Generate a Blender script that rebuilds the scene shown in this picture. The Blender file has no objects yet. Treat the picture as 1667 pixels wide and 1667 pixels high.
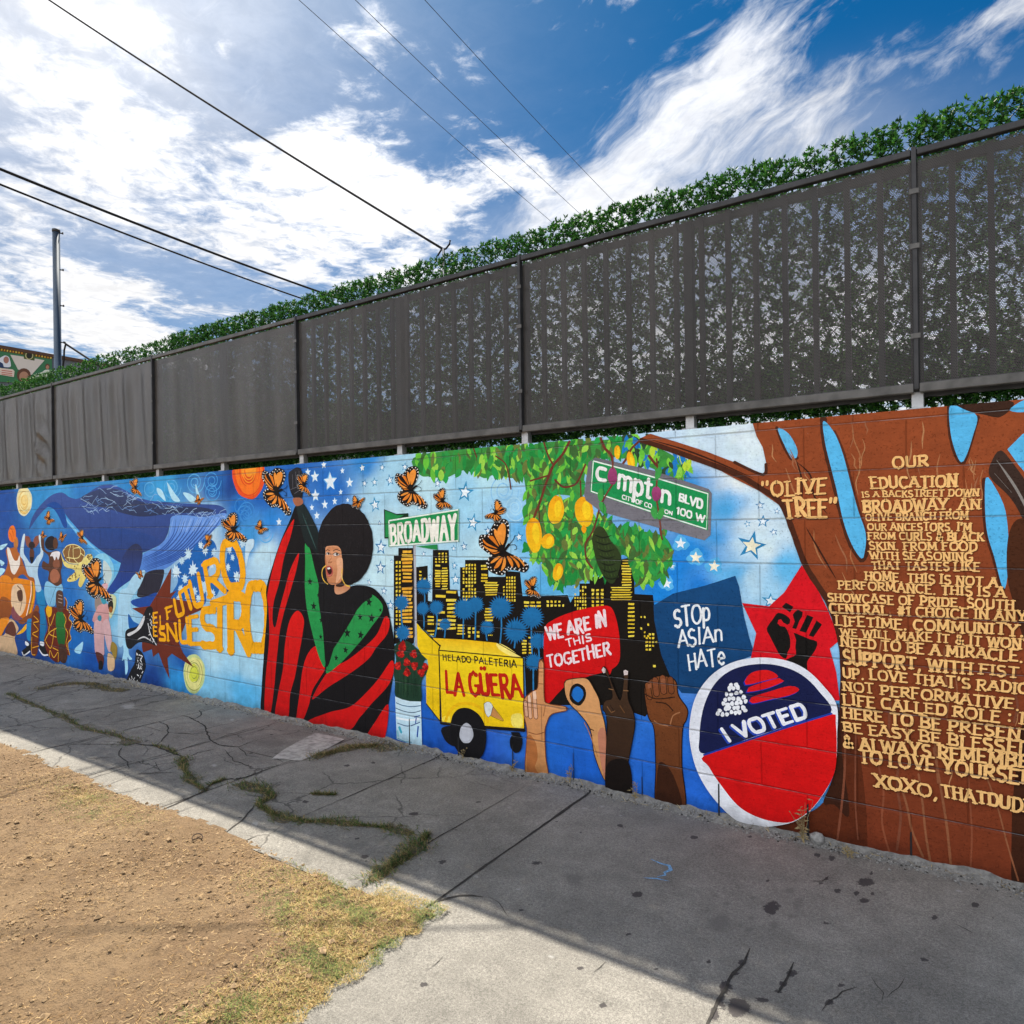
import bpy, bmesh, math, random
import numpy as np
from mathutils import Vector, Matrix, noise as mnoise
from mathutils.geometry import tessellate_polygon
rnd = random.Random(7)
scene = bpy.context.scene
COL = scene.collection
R = math.radians

# ------------------------------------------------------------------ camera
F, YAW, HORIZON, ROLL = 1137.29, R(34.346), 851.26, 0.01278443   # measured on the 1667 px photograph
D, H = 3.245, 1.40                                              # metres from wall face, eye height
cr, sr = math.cos(ROLL), math.sin(ROLL)
right = Vector((math.cos(YAW), math.sin(YAW), 0)); fwd = Vector((-math.sin(YAW), math.cos(YAW), 0)); up = Vector((0, 0, 1))
Rv = right * cr - up * sr; Uv = right * sr + up * cr
cd = bpy.data.cameras.new("camera"); cam = bpy.data.objects.new("camera", cd); COL.objects.link(cam)
M = Matrix.Identity(4)
for i in range(3):
    M[i][0], M[i][1], M[i][2] = Rv[i], Uv[i], -fwd[i]
M[0][3], M[1][3], M[2][3] = 0, -D, H
cam.matrix_world = M
cd.sensor_width = 36; cd.lens = 36 * F / 1667; cd.shift_y = (HORIZON - 833.5) / 1667
cd.clip_start = 0.05; cd.clip_end = 3000
scene.camera = cam

# ------------------------------------------------------------------ sky, sun, exposure
SUN = Vector((-1.55, 1.345, 3.12)).normalized()
EL = math.asin(SUN.z); AZ = math.atan2(SUN.x, SUN.y)
SKY_STRENGTH = 0.10
SKY_TINT = (0.010, 0.180, 0.300)
CLOUD_COL = (3.75, 3.75, 3.8)
scene.view_settings.view_transform = 'Standard'; scene.view_settings.look = 'None'
scene.view_settings.exposure = 1.3; scene.view_settings.gamma = 1.0
sd = bpy.data.lights.new("sun", 'SUN'); sd.energy = 4.1; sd.angle = R(0.6); sd.color = (1.0, 0.92, 0.78)
sun = bpy.data.objects.new("sun", sd); COL.objects.link(sun)
sun.rotation_euler = SUN.to_track_quat('Z', 'Y').to_euler(); sun.location = SUN * 60

class NT:
    """small helper for node trees"""
    def __init__(s, tree): s.t = tree; s.n = tree.nodes; s.l = tree.links
    def new(s, typ, **kw):
        n = s.n.new(typ)
        for k, v in kw.items(): setattr(n, k, v)
        return n
    def put(s, sock, v):
        if hasattr(v, 'is_output') or isinstance(v, bpy.types.NodeSocket): s.l.new(v, sock)
        elif v is not None:
            if hasattr(sock.default_value, '__len__') and len(sock.default_value) == 4 and hasattr(v, '__len__') and len(v) == 3: v = (*v, 1)
            sock.default_value = v
    def math(s, op, a, b=None, c=None, clamp=False):
        n = s.new('ShaderNodeMath', operation=op); n.use_clamp = clamp
        for i, v in enumerate((a, b, c)):
            if v is not None: s.put(n.inputs[i], v)
        return n.outputs[0]
    def vmath(s, op, a, b=None):
        n = s.new('ShaderNodeVectorMath', operation=op); s.put(n.inputs[0], a)
        if b is not None: s.put(n.inputs[1], b)
        return n.outputs['Value'] if op in ('DOT_PRODUCT', 'LENGTH', 'DISTANCE') else n.outputs[0]
    def mix(s, f, a, b, mode='MIX'):
        n = s.new('ShaderNodeMix', data_type='RGBA', blend_type=mode); n.clamp_factor = True
        s.put(n.inputs[0], f); s.put(n.inputs[6], a); s.put(n.inputs[7], b); return n.outputs[2]
    def ramp(s, v, lo, hi, a=0.0, b=1.0, smooth=True):
        n = s.new('ShaderNodeMapRange', interpolation_type='SMOOTHSTEP' if smooth else 'LINEAR'); n.clamp = True
        s.put(n.inputs[0], v); s.put(n.inputs[1], lo); s.put(n.inputs[2], hi); s.put(n.inputs[3], a); s.put(n.inputs[4], b)
        return n.outputs[0]
    def noise(s, vec, scale, detail=4, rough=0.55, dist=0.0, out='Fac'):
        n = s.new('ShaderNodeTexNoise'); s.put(n.inputs['Vector'], vec); s.put(n.inputs['Scale'], scale)
        s.put(n.inputs['Detail'], detail); s.put(n.inputs['Roughness'], rough); s.put(n.inputs['Distortion'], dist)
        return n.outputs[out]
    def comb(s, x, y, z):
        n = s.new('ShaderNodeCombineXYZ'); s.put(n.inputs[0], x); s.put(n.inputs[1], y); s.put(n.inputs[2], z); return n.outputs[0]
    def sep(s, v):
        n = s.new('ShaderNodeSeparateXYZ'); s.put(n.inputs[0], v); return n.outputs

def build_world():
    w = bpy.data.worlds.new("World"); scene.world = w; w.use_nodes = True
    t = NT(w.node_tree); t.n.clear()
    out = t.new('ShaderNodeOutputWorld'); bg = t.new('ShaderNodeBackground'); bg.inputs[1].default_value = SKY_STRENGTH
    t.l.new(bg.outputs[0], out.inputs[0])
    sky = t.new('ShaderNodeTexSky', sky_type='NISHITA'); sky.sun_disc = False
    sky.sun_elevation = EL; sky.sun_rotation = AZ; sky.air_density = 1.0; sky.dust_density = 0.35; sky.ozone_density = 2.0
    d = t.new('ShaderNodeTexCoord').outputs['Generated']
    x, y, z = t.sep(d)
    zz = t.math('MAXIMUM', z, 0.06)
    P = t.comb(t.math('DIVIDE', x, zz), t.math('DIVIDE', y, zz), 0.0)
    # where each bank of cloud hangs, as directions on the sky (tangent coordinates about one compass bearing)
    dep = t.math('MAXIMUM', t.vmath('DOT_PRODUCT', d, tuple(fwd)), 0.02)
    A = t.math('DIVIDE', t.vmath('DOT_PRODUCT', d, tuple(Rv)), dep)
    B = t.math('DIVIDE', t.vmath('DOT_PRODUCT', d, tuple(Uv)), dep)
    warp = t.noise(P, 1.3, 3, 0.5, out='Color')
    wx, wy, _ = t.sep(warp)
    A2 = t.math('ADD', A, t.math('MULTIPLY', t.math('SUBTRACT', wx, 0.5), 0.16))
    B2 = t.math('ADD', B, t.math('MULTIPLY', t.math('SUBTRACT', wy, 0.5), 0.16))
    def blob(cx, cy, rx, ry, ang, amp):
        ca, sa = math.cos(R(ang)), math.sin(R(ang))
        u0 = (cx - 833.5) / F; v0 = (HORIZON - cy) / F
        du = t.math('SUBTRACT', A2, u0); dv = t.math('SUBTRACT', B2, v0)
        p = t.math('DIVIDE', t.math('ADD', t.math('MULTIPLY', du, ca), t.math('MULTIPLY', dv, sa)), rx / F)
        q = t.math('DIVIDE', t.math('SUBTRACT', t.math('MULTIPLY', dv, ca), t.math('MULTIPLY', du, sa)), ry / F)
        r2 = t.math('ADD', t.math('MULTIPLY', p, p), t.math('MULTIPLY', q, q))
        return t.math('MULTIPLY', t.math('EXPONENT', t.math('MULTIPLY', r2, -1.0)), amp)
    def total(bl):
        acc = None
        for b_ in bl:
            o = blob(*b_); acc = o if acc is None else t.math('ADD', acc, o)
        return acc
    puffy = total([(130, 130, 170, 90, -55, 1.0), (240, 290, 240, 95, -25, .95), (560, 290, 250, 95, -5, 1.1), (640, 350, 150, 70, 0, .7),
                   (570, 100, 90, 75, -35, .85), (730, 115, 70, 60, -30, .6), (80, 480, 190, 120, -30, 1.0), (230, 540, 190, 55, -25, .95), (560, 440, 130, 45, -10, .75),
                   (370, 88, 34, 20, -35, .8), (860, 270, 80, 60, -20, .85), (230, 40, 150, 50, -20, .6), (30, 230, 90, 200, 0, .55),
                   (1250, 600, 620, 170, 0, 1.1), (385, 250, 70, 60, -40, -.6), (450, 160, 70, 110, -45, -.45)])
    back = t.ramp(y, 0.12, -0.45)                       # unseen overcast added behind the camera to light the wall
    puffy = t.math('ADD', puffy, t.math('MULTIPLY', back, 1.0))
    n1 = t.noise(P, 2.9, 10, 0.62, 0.45)
    n2 = t.noise(P, 12.0, 8, 0.66, 0.5)
    dens = t.math('ADD', t.math('MULTIPLY', n1, 0.98), t.math('MULTIPLY', n2, 0.52))
    m1 = t.ramp(t.math('ADD', dens, t.math('MULTIPLY', puffy, 0.27)), 0.86, 1.13)
    # streaked high cloud
    cirr = total([(1180, 130, 190, 85, 42, 1.15), (1030, 255, 190, 80, 42, 1.0), (950, 320, 120, 60, 10, .8), (1300, 240, 190, 70, 22, .72), (1480, 110, 230, 42, 28, .7), (1620, 30, 120, 40, 20, .6), (1100, 330, 170, 40, 15, .5), (1220, 20, 90, 40, 60, .5)])
    ca, sa = math.cos(R(42)), math.sin(R(42))
    s1 = t.math('ADD', t.math('MULTIPLY', A2, ca), t.math('MULTIPLY', B2, sa))
    s2 = t.math('SUBTRACT', t.math('MULTIPLY', B2, ca), t.math('MULTIPLY', A2, sa))
    n3 = t.noise(t.comb(t.math('MULTIPLY', s1, 5.0), t.math('MULTIPLY', s2, 15.0), 2.0), 1.0, 8, 0.62, 0.6)
    n4 = t.noise(t.comb(t.math('MULTIPLY', s1, 20.0), t.math('MULTIPLY', s2, 55.0), 5.0), 1.0, 6, 0.65, 0.5)
    sd_ = t.math('ADD', t.math('MULTIPLY', n3, 0.82), t.math('MULTIPLY', n4, 0.42))
    m2 = t.math('MULTIPLY', t.ramp(t.math('ADD', sd_, t.math('MULTIPLY', cirr, 0.30)), 0.70, 1.16), 0.84)
    m = t.math('SUBTRACT', 1.0, t.math('MULTIPLY', t.math('SUBTRACT', 1.0, m1), t.math('SUBTRACT', 1.0, m2)))
    # thin veil that whitens the sky towards the sun side
    veil = t.math('MULTIPLY', total([(40, 330, 600, 460, 0, .40), (90, -20, 430, 300, 0, .62), (1150, 330, 420, 90, 18, .30), (1300, 560, 640, 190, 6, .95)]), t.ramp(n1, 0.2, 0.8, 0.6, 1.0))
    veil = t.math('MINIMUM', t.math('MAXIMUM', veil, 0.0), 0.95)
    m = t.math('SUBTRACT', 1.0, t.math('MULTIPLY', t.math('SUBTRACT', 1.0, m), t.math('SUBTRACT', 1.0, veil)))
    base = t.mix(1.0, sky.outputs[0], SKY_TINT, 'MULTIPLY')
    shade = t.math('MULTIPLY', t.ramp(n2, 0.3, 0.7, 0.90, 1.06), t.ramp(n1, 0.4, 0.75, 1.05, 0.94))
    shade = t.math('MULTIPLY', shade, t.ramp(y, 0.1, -0.5, 1.0, 2.65))      # unseen clouds behind the camera brightened to lift wall and shaded ground
    glow = t.math('POWER', t.math('MAXIMUM', t.vmath('DOT_PRODUCT', d, tuple(SUN)), 0.0), 7.0)      # cloud near the sun glows
    shade = t.math('MULTIPLY', shade, t.math('ADD', 1.0, t.math('MULTIPLY', glow, 0.9)))
    cc = t.mix(1.0, CLOUD_COL, t.comb(shade, shade, shade), 'MULTIPLY')
    t.l.new(t.mix(m, base, cc), bg.inputs[0])
build_world()

# ------------------------------------------------------------------ generic builders
def lin(c):
    c = c / 255.0
    return c / 12.92 if c < 0.04045 else ((c + 0.055) / 1.055) ** 2.4
def hx(s):
    s = s.lstrip('#'); return tuple(lin(int(s[i:i + 2], 16)) for i in (0, 2, 4))
def mixc(a, b, f): return tuple(x + (y - x) * f for x, y in zip(a, b))

def tag(o, label=None, cat=None, group=None, kind=None):
    if label: o['label'] = label
    if cat: o['category'] = cat
    if group: o['group'] = group
    if kind: o['kind'] = kind
    return o
def empty(name, loc=(0, 0, 0)):
    o = bpy.data.objects.new(name, None); COL.objects.link(o); o.location = loc; o.empty_display_size = 0.2
    return o
def link_mesh(name, verts, faces, mats, parent=None, colors=None, smooth=False, midx=None):
    me = bpy.data.meshes.new(name); me.from_pydata(verts, [], faces)
    for m in (mats if isinstance(mats, (list, tuple)) else [mats]): me.materials.append(m)
    if colors is not None:
        at = me.color_attributes.new("paint", 'FLOAT_COLOR', 'POINT')
        arr = np.ones((len(verts), 4), np.float32); arr[:, :3] = np.array(colors, np.float32); at.data.foreach_set('color', arr.ravel())
    if midx is not None: me.polygons.foreach_set('material_index', np.array(midx, np.int32))
    if smooth: me.polygons.foreach_set('use_smooth', np.ones(len(me.polygons), bool))
    me.update()
    o = bpy.data.objects.new(name, me); COL.objects.link(o)
    if parent is not None: o.parent = parent
    return o
class MB:
    """collects boxes, tubes and so on into one mesh"""
    def __init__(s): s.v = []; s.f = []; s.m = []
    def add(s, v, f, m=0):
        k = len(s.v); s.v += [tuple(p) for p in v]; s.f += [tuple(i + k for i in q) for q in f]; s.m += [m] * len(f)
    def box(s, x0, x1, y0, y1, z0, z1, m=0):
        v = [(x, y, z) for z in (z0, z1) for y in (y0, y1) for x in (x0, x1)]
        s.add(v, [(0, 2, 3, 1), (4, 5, 7, 6), (0, 1, 5, 4), (2, 6, 7, 3), (0, 4, 6, 2), (1, 3, 7, 5)], m)
    def tube(s, pts, r, n=8, m=0, r1=None, cap=True):
        pts = [Vector(p) for p in pts]; k = len(pts); rings = []
        for i, p in enumerate(pts):
            d = (pts[min(i + 1, k - 1)] - pts[max(i - 1, 0)]).normalized()
            a = d.orthogonal().normalized() if abs(d.z) > .9 else d.cross(Vector((0, 0, 1))).normalized(); b = d.cross(a)
            rr = r if r1 is None else r + (r1 - r) * i / (k - 1)
            rings += [p + (a * math.cos(2 * math.pi * j / n) + b * math.sin(2 * math.pi * j / n)) * rr for j in range(n)]
        f = [(i * n + j, i * n + (j + 1) % n, (i + 1) * n + (j + 1) % n, (i + 1) * n + j) for i in range(k - 1) for j in range(n)]
        if cap: f += [tuple(range(n))[::-1], tuple((k - 1) * n + j for j in range(n))]
        s.add(rings, f, m)
    def build(s, name, mats, parent=None, smooth=False): return link_mesh(name, s.v, s.f, mats, parent, None, smooth, s.m)
def bevel(o, w=0.006, seg=2):
    m = o.modifiers.new("bevel", 'BEVEL'); m.width = w; m.segments = seg; m.limit_method = 'ANGLE'; return o

def ray(px, py):
    a = (px - 833.5) / F; b = (HORIZON - py) / F
    u = cr * a + sr * b; v = -sr * a + cr * b
    return u * math.cos(YAW) - math.sin(YAW), u * math.sin(YAW) + math.cos(YAW), v
def wallpt(px, py):                      # place on the painted wall face that the photograph shows at this pixel
    dx, dy, v = ray(px, py); t = D / dy
    return dx * t, H + v * t
def ground(px, py, z=0.0):
    dx, dy, v = ray(px, py); t = -(H - z) / v
    return dx * t, dy * t - D
def depth_pt(px, py, t):
    dx, dy, v = ray(px, py); return Vector((dx * t, dy * t - D, H + v * t))

# ------------------------------------------------------------------ materials
def material(name):
    m = bpy.data.materials.new(name); m.use_nodes = True
    t = NT(m.node_tree); p = t.n['Principled BSDF']; return m, t, p
def geo_pos(t): return t.new('ShaderNodeNewGeometry').outputs['Position']
def plain(name, col, rough=0.6, metal=0.0, var=0.12, scale=20, bump=0.0):
    m, t, p = material(name); P = geo_pos(t)
    n = t.noise(P, scale, 5, 0.6)
    f = t.ramp(n, 0.3, 0.7, 1 - var, 1 + var)
    t.l.new(t.mix(1.0, col, t.comb(f, f, f), 'MULTIPLY'), p.inputs['Base Color'])
    p.inputs['Roughness'].default_value = rough; p.inputs['Metallic'].default_value = metal
    if bump:
        b = t.new('ShaderNodeBump'); b.inputs['Strength'].default_value = bump; b.inputs['Distance'].default_value = 0.004
        t.l.new(n, b.inputs['Height']); t.l.new(b.outputs[0], p.inputs['Normal'])
    return m
COURSE, BLOCK, JOINT0 = 0.2, 0.3905, -2.228

def joints(t, P):
    """distance (m) to the nearest mortar joint of the running bond: horizontal, vertical"""
    x, y, z = t.sep(P)
    wob = t.math('MULTIPLY', t.math('SUBTRACT', t.noise(P, 9, 3), 0.5), 0.006)
    zs = t.math('DIVIDE', t.math('ADD', z, wob), COURSE)
    hd = t.math('MULTIPLY', t.math('ABSOLUTE', t.math('SUBTRACT', t.math('FRACT', t.math('ADD', zs, 0.5)), 0.5)), COURSE)
    row = t.math('FLOOR', zs)
    par = t.math('FRACT', t.math('MULTIPLY', row, 0.5))
    xs = t.math('ADD', t.math('DIVIDE', t.math('SUBTRACT', t.math('ADD', x, wob), JOINT0), BLOCK), par)
    vd = t.math('MULTIPLY', t.math('ABSOLUTE', t.math('SUBTRACT', t.math('FRACT', t.math('ADD', xs, 0.5)), 0.5)), BLOCK)
    return hd, vd
def mural_paint():
    m, t, p = material("mural_paint"); P = geo_pos(t)
    a = t.new('ShaderNodeVertexColor'); a.layer_name = "paint"
    n = t.noise(P, 14, 6, 0.65); n2 = t.noise(t.vmath('MULTIPLY', P, (1.0, 1.0, 2.4)), 60, 4, 0.6)
    f = t.math('MULTIPLY', t.ramp(n, 0.25, 0.75, 0.90, 1.08), t.ramp(n2, 0.2, 0.8, 0.94, 1.05))
    br = t.noise(t.vmath('MULTIPLY', P, (5.0, 1.0, 34.0)), 1.0, 5, .65, .8); br2 = t.noise(t.vmath('MULTIPLY', P, (30.0, 1.0, 6.0)), 1.0, 4, .65, 1.2)
    f = t.math('MULTIPLY', f, t.math('MULTIPLY', t.ramp(br, .3, .7, .95, 1.05), t.ramp(br2, .3, .7, .97, 1.03)))
    hd, vd = joints(t, P)
    dirt = t.math('MULTIPLY', t.ramp(vd, 0.0008, 0.0030, 0.74, 1.0), t.ramp(hd, 0.0008, 0.003, 0.80, 1.0))   # grime in the joints
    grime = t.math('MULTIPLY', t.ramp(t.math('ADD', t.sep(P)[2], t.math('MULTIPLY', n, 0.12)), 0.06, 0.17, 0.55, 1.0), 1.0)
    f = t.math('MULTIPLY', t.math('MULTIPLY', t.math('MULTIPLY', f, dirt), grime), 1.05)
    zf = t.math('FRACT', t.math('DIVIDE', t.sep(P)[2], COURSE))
    lip_light = t.math('MULTIPLY', t.ramp(zf, .002, .010, 0, 1), t.ramp(zf, .013, .022, 1, 0)); lip_light = t.math('MULTIPLY', lip_light, t.ramp(n, .35, .65, .10, .42))   # painted highlight where the lip of each bed joint catches sky light
    t.l.new(t.mix(lip_light, t.mix(1.0, a.outputs[0], t.comb(f, f, f), 'MULTIPLY'), (.62, .66, .72)), p.inputs['Base Color'])
    chip = t.math('MULTIPLY', t.ramp(t.noise(P, 46, 5, .75), .70, .73), t.ramp(t.noise(P, 2.2, 3, .5), .50, .62))
    lk = p.inputs['Base Color'].links[0].from_socket; t.l.new(t.mix(t.math('MULTIPLY', chip, .7), lk, (.40, .40, .40)), p.inputs['Base Color'])
    p.inputs['Roughness'].default_value = 0.62; p.inputs['Specular IOR Level'].default_value = 0.12
    hj = t.math('MINIMUM', t.ramp(hd, 0.0, 0.009), t.ramp(vd, 0.0, 0.005, .45, 1.0))
    tex = t.math('ADD', t.math('MULTIPLY', t.noise(P, 230, 3, 0.6), 0.18), t.math('MULTIPLY', n2, 0.30))
    pit = t.ramp(t.noise(P, 120, 2, 0.5), 0.30, 0.36, -0.45, 0.0)
    b = t.new('ShaderNodeBump'); b.inputs['Strength'].default_value = 0.9; b.inputs['Distance'].default_value = 0.006
    t.l.new(t.math('ADD', t.math('ADD', hj, tex), pit), b.inputs['Height']); t.l.new(b.outputs[0], p.inputs['Normal'])
    return m
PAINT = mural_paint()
BLOCKM = plain("concrete_block", hx('#8f8c86'), 0.9, 0, 0.25, 30, 0.6)
WALL_TOP = 1.838

# ------------------------------------------------------------------ painter: flat coats of paint on the wall face
ZF = {'A': (0, 740, .25195), 'B': (380, 700, .32382), 'C': (620, 680, .31194), 'D': (820, 900, .27594), 'E': (1080, 640, .35213), 'F': (1080, 1000, .35213),
      'G': (190, 830, .18), 'H': (0, 850, .144), 'I': (640, 1030, .14397), 'J': (500, 800, .126), 'K': (1200, 940, .10798), 'P': (0, 0, 1.0)}
def wp(fr, x, y):
    ox, oy, s = ZF[fr]; return wallpt(ox + x * s, oy + y * s)
def spline(pts, closed=True, n=6):
    k = len(pts); out = []
    rngi = range(k) if closed else range(k - 1)
    for i in rngi:
        p = [pts[(i + j) % k] if closed else pts[min(max(i + j, 0), k - 1)] for j in (-1, 0, 1, 2)]
        L = math.dist(p[1], p[2]); m = max(1, min(n, int(L / 0.012)))
        for q in range(m):
            u = q / m; u2 = u * u; u3 = u2 * u
            out.append(tuple(0.5 * ((2 * p[1][c]) + (-p[0][c] + p[2][c]) * u + (2 * p[0][c] - 5 * p[1][c] + 4 * p[2][c] - p[3][c]) * u2 + (-p[0][c] + 3 * p[1][c] - 3 * p[2][c] + p[3][c]) * u3) for c in (0, 1)))
    if not closed: out.append(pts[-1])
    return out
STEP = 0.000014
class Coat:
    clamp = True
    def __init__(s): s.v = []; s.f = []; s.c = []; s.k = 0; s.base = 0.0
    def y(s):
        s.k += 1; return -(s.base + s.k * STEP)
    def group(s):
        return {'k0': s.k + 1, 'it': []}          # a set of small marks: any that overlap are laid on different coats
    def place(s, g, pts):
        cx = sum(p[0] for p in pts) / len(pts); cz = sum(p[1] for p in pts) / len(pts); r = max(math.hypot(p[0] - cx, p[1] - cz) for p in pts) + .0005
        used = {l for (x, z, r2, l) in g['it'] if (x - cx) ** 2 + (z - cz) ** 2 < (r + r2) ** 2}; l = 0
        while l in used: l += 1
        g['it'].append((cx, cz, r, l)); s.k = max(s.k, g['k0'] + l); return -(s.base + (g['k0'] + l) * STEP)
    def _put(s, pts, faces, cols, y):
        k = len(s.v); s.v += [(x, y, min(max(z, -0.05), WALL_TOP) if s.clamp else z) for x, z in pts]
        s.f += [tuple(i + k for i in q) for q in faces]; s.c += cols
    def wpoly(s, pts, col, y=None, col2=None, axis=1):
        """polygon in wall metres; col2 shades it towards its lower / right end"""
        if isinstance(col, str): col = hx(col)
        if y is None: y = s.y()
        elif isinstance(y, dict): y = s.place(y, pts)
        tris = tessellate_polygon([[Vector((p[0], p[1], 0)) for p in pts]])
        if col2 is not None:
            if isinstance(col2, str): col2 = hx(col2)
            lo = min(p[axis] for p in pts); hi = max(p[axis] for p in pts)
            cols = [mixc(col2, col, (p[axis] - lo) / max(hi - lo, 1e-6)) for p in pts]
        else: cols = [col] * len(pts)
        fs = []
        for a, b, c in tris:
            A, B, C = pts[a], pts[b], pts[c]
            cro = (B[0] - A[0]) * (C[1] - A[1]) - (B[1] - A[1]) * (C[0] - A[0])
            fs.append((a, b, c) if cro > 0 else (a, c, b))
        s._put(pts, fs, cols, y)
    def poly(s, fr, pts, col, smooth=True, col2=None, y=None, axis=1):
        w = [wp(fr, *p) for p in pts]
        s.wpoly(spline(w) if smooth else w, col, y, col2, axis)
    def ell(s, fr, cx, cy, rx, ry, col, y=None, n=28, wob=0.03, ang=0, col2=None):
        ph = rnd.random() * 6; ca, sa = math.cos(R(ang)), math.sin(R(ang)); pts = []
        for i in range(n):
            a = 2 * math.pi * i / n; k = 1 + wob * math.sin(3 * a + ph) + wob * .5 * math.sin(7 * a + ph * 2)
            u, v = rx * k * math.cos(a), ry * k * math.sin(a); pts.append(wp(fr, cx + u * ca - v * sa, cy + u * sa + v * ca))
        s.wpoly(pts, col, y, col2)
    def wline(s, pts, w, col, y=None, taper=False, caps=True):
        if isinstance(col, str): col = hx(col)
        if y is None: y = s.y()
        elif isinstance(y, dict): y = s.place(y, pts)
        P = [Vector(p) for p in pts]; n = len(P)
        if n > 3 and (P[0] - P[-1]).length < w * .3: caps = False
        L = []; Rr = []
        for i, p in enumerate(P):
            d = P[min(i + 1, n - 1)] - P[max(i - 1, 0)]
            if d.length < 1e-7: d = Vector((1, 0))
            d.normalize(); nn = Vector((-d.y, d.x))
            k = w / 2 * ((1 - abs(2 * i / (n - 1) - 1) ** 2 * .85) if taper else 1) * (1 + .06 * math.sin(i * 1.7 + p.x * 40))
            L.append(p + nn * k); Rr.append(p - nn * k)
        pts2 = [tuple(p) for p in L] + [tuple(p) for p in Rr]
        fs = [(i, n + i, n + i + 1, i + 1) for i in range(n - 1)]
        if caps and not taper:
            for end, i in ((-1, 0), (1, n - 1)):
                d = (P[min(i + 1, n - 1)] - P[max(i - 1, 0)]).normalized() * end
                a0 = math.atan2(d.y, d.x); b0 = len(pts2)
                pts2 += [(P[i].x + w / 2 * math.cos(a0 + q), P[i].y + w / 2 * math.sin(a0 + q)) for q in (R(-90), R(-50), 0, R(50), R(90))]
                fs.append(tuple(range(b0, b0 + 5)))
        s._put(pts2, fs, [col] * len(pts2), y)
    def line(s, fr, pts, w, col, smooth=True, y=None, taper=False):
        q = [wp(fr, *p) for p in pts]; ox, oy, sc = ZF[fr]
        mx, my = pts[len(pts) // 2]; a = wp(fr, mx, my - 5); b = wp(fr, mx, my + 5)
        ww = w * abs(a[1] - b[1]) / 10
        s.wline(spline(q, False) if smooth and len(q) > 2 else q, ww, col, y, taper)
    def wstar(s, x, z, r, col, rot=0, inner=.42, y=None, n=5, jit=.08):
        pts = []
        for i in range(2 * n):
            a = R(90 + rot) + math.pi * i / n; k = r * (1 if i % 2 == 0 else inner) * (1 + rnd.uniform(-jit, jit)); pts.append((x + k * math.cos(a), z + k * math.sin(a)))
        s.wpoly(pts, col, y)
    def size(s, fr, cx, cy, r):
        a = wp(fr, cx, cy - r); b = wp(fr, cx, cy + r); return abs(a[1] - b[1]) / 2
    def star(s, fr, cx, cy, r, col, **k):
        x, z = wp(fr, cx, cy); s.wstar(x, z, s.size(fr, cx, cy, r), col, rnd.uniform(-8, 8), **k)
    done = []                                  # (x0, x1, z0, z1, top) of every coat already on the wall
    def over(x0, x1, z0, z1):
        return max([d[4] for d in Coat.done if d[0] < x1 and d[1] > x0 and d[2] < z1 and d[3] > z0], default=.0009) + 2 * STEP
    def build(s, name, parent, label=None):
        xs = [p[0] for p in s.v]; zs = [p[2] for p in s.v]; bb = (min(xs), max(xs), min(zs), max(zs)); base = Coat.over(*bb)
        o = link_mesh(name, [(x, y - base, z) for x, y, z in s.v], s.f, PAINT, parent, s.c)
        if label: o['label'] = label
        Coat.done.append(bb + (base + s.k * STEP,))
        return o

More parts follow.
